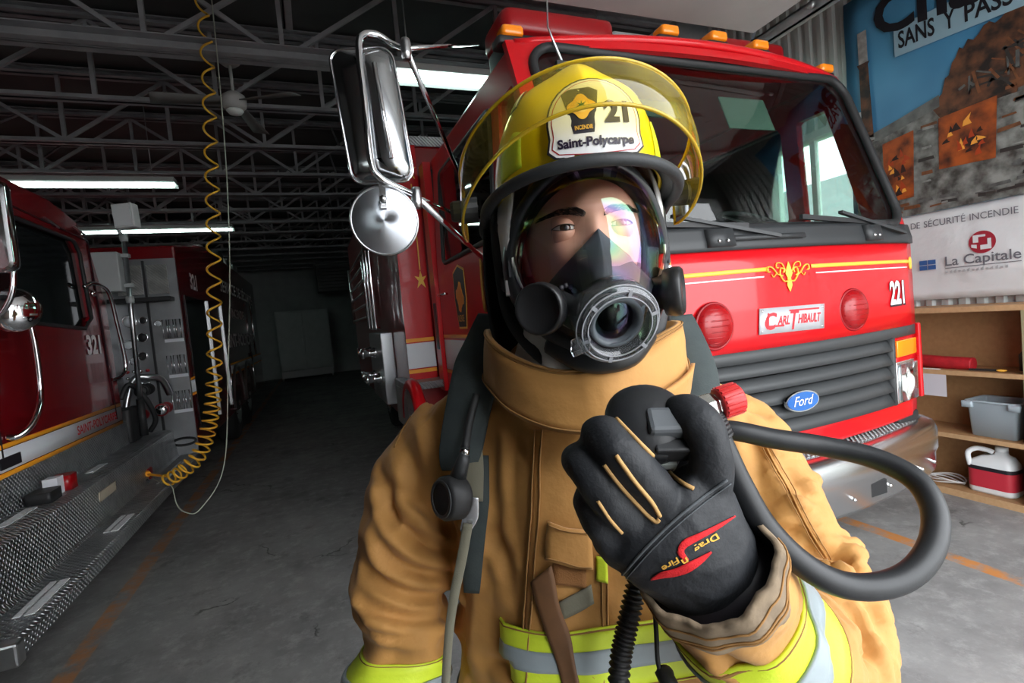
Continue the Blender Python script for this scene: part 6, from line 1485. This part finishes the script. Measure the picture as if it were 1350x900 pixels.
for k in range(7):
    i = 2 + k * 2; t_ = (P[i + 1] - P[i - 1]).normalized(); MB().lathe([(.0112, -.0018), (.0135, -.0012), (.0135, .0012), (.0112, .0018)], P[i], t_, 18).build('strain_ring', M_rub, HS)

# ---- harness: padded straps, gauge, webbing, back cylinder
HR = thing('breathing_harness', BD(0, -.16, 1.0), 'dark padded breathing-apparatus harness with gauge and cylinder strapped over the tan coat', 'harness')
def ribbon(name, px, widths, thick, m, par, wd=None, gap=.004, n=6, bvh=None, lift=True):
    pts_ = []
    for (x, y, d) in px:
        p = atD(x, y, d)
        if lift:
            h = (bvh or TB).ray_cast(Vector(CP), Vector(ray(x, y)).normalized())
            if h[0] is not None:
                dh = -(CM.T @ (np.array(h[0]) - CP))[2]
                p = atD(x, y, min(d, dh - thick * .5 - gap))
        pts_.append(p)
    P = spline(pts_, n); W = np.interp(np.linspace(0, len(px) - 1, len(P)), range(len(px)), widths); rings = []
    for i, p in enumerate(P):
        t_ = (P[min(i + 1, len(P) - 1)] - P[max(i - 1, 0)]).normalized(); w_ = (wd or br_); w_ = (w_ - t_ * w_.dot(t_)).normalized(); nn = t_.cross(w_)
        rings.append([p + w_ * (W[i] * a) + nn * (thick * b) for a, b in ((-.5, -.25), (-.47, -.45), (0, -.5), (.47, -.45), (.5, -.25), (.5, .25), (.47, .45), (0, .5), (-.47, .45), (-.5, .25))])
    return MB().loft(rings).build(name, m, par), P, rings
wl = (br_ * .95 + Vector((0, 0, .12))).normalized()
padL, PLs, RL = ribbon('strap_pad', [(652, 418, .80), (642, 445, .775), (630, 478, .745), (621, 520, .72), (613, 560, .70), (607, 598, .69), (607, 618, .69)], [.055, .062, .068, .066, .062, .058, .050], .016, M_strap, HR, wl)
for j in (1, 4): MB().tube([r[j] * .9 + r[2] * .1 for r in RL], .0011, 5).build('stitching', mat('strap_thread', (.13, .15, .15), .8), padL)
padR, PRs, RR = ribbon('strap_pad', [(890, 420, .80), (903, 450, .77), (914, 485, .735), (920, 525, .70), (924, 575, .68), (922, 630, .67)], [.055, .060, .064, .062, .058, .05], .016, M_strap, HR, (br_ * .95 - Vector((0, 0, .12))).normalized())
for j in (1, 4): MB().tube([r[j] * .9 + r[2] * .1 for r in RR], .0011, 5).build('stitching', mat('strap_thread', (.13, .15, .15), .8), padR)
gd = .655
gc = atD(598, 655, gd); gn = (cZ * .62 - cX * .75 + cY * .05).normalized()
G = MB().lathe([(0, .018), (.024, .018), (.028, .014), (.029, -.008), (.024, -.014), (0, -.014)], gc, gn, 28).build('pressure_gauge', M_rub, HR)
MB().tube([atD(604, 628, gd), atD(610, 608, gd), atD(613, 598, gd)], [.011, .009, .007], 12).build('gauge_neck', M_plast, G)
MB().tube([atD(611, 604, gd), atD(614, 588, gd + .005)], .0065, 12).build('gauge_ferrule', M_chrome, G)
MB().tube(spline([atD(613, 592, gd), atD(618, 560, gd + .02), atD(628, 520, gd + .04)], 5), .006, 8).build('gauge_hose', M_rub, G)
MB().lathe([(.020, .0185), (.024, .0185), (.024, .020), (.020, .020), (.020, .0185)], gc, gn, 28).build('gauge_bezel', M_plast, G)
ribbon('webbing', [(622, 588, .69), (624, 620, .68), (624, 660, .68)], [.028, .028, .026], .004, M_web, HR)
ribbon('foil_tag', [(622, 655, .675), (620, 680, .672), (612, 702, .67)], [.018, .022, .012], .002, mat('foil', (.62, .63, .66), .25, .8), HR)
ribbon('webbing', [(617, 690, .66), (609, 735, .655), (598, 790, .65), (591, 845, .645), (587, 915, .64)], [.013, .013, .012, .011, .011], .003, M_web, HR)
ribbon('side_strap', [(630, 600, .70), (628, 660, .70), (624, 720, .71), (622, 780, .72)], [.03, .035, .03, .022], .006, M_strap, HR)
# waist belt and back cylinder
mb = MB(); bel = []
for k in range(60):
    a = 2 * PI * k / 60; bel.append(BD(.237 * math.cos(a), .176 * math.sin(a), .90))
mb.tube(bel, .022, 8, closed=True, flat=(.25, 1)); mb.build('waist_belt', M_web, HR)
MB().obox(BD(0, -.180, 1.13), br_, .14, bf, .012, (0, 0, 1), .22).build('back_plate', M_plast, HR, bevel=.01)
MB().lathe([(0, 0), (.03, .0), (.07, .03), (.078, .06), (.078, .42), (.06, .47), (.025, .49), (.025, .52), (0, .52)], BD(0, -.278, .86), (0, 0, 1), 28).build('air_cylinder', mat('cylinder_yellow', (.55, .42, .05), .4), HR)
MB().lathe([(0, 0), (.02, 0), (.02, .03), (0, .03)], BD(0, -.278, .83), (0, 0, 1), 12).build('cylinder_valve', M_steel, HR)
# ribbed hose and slim antenna-like lanyard on the lower chest
rp_ = spline([atD(*p) for p in ((846, 745, .60), (836, 785, .595), (826, 830, .59), (818, 870, .585), (814, 930, .58))], 26)
MB().tube(rp_, [.0108 + .0022 * math.sin(i * PI / 2) for i in range(len(rp_))], 14).build('ribbed_hose', M_rub, HR)
MB().tube(spline([atD(*p) for p in ((862, 790, .575), (865, 830, .57), (867, 870, .565), (872, 888, .565))], 5), .0026, 8).build('lanyard', M_rub, HR)
MB().lathe([(.010 * math.sin(a), -.010 * math.cos(a)) for a in [PI * k / 8 for k in range(9)]], atD(877, 889, .565), cZ, 16).build('lanyard_ball', M_plast, HR)
MB().lathe([(.0085, -.012), (.0095, 0), (.0095, .008), (.007, .010), (0, .009)], atD(880, 897, .56), (cZ * .6 + cX * .3 - cY * .5).normalized(), 16).build('lanyard_cap', M_plast, HR)
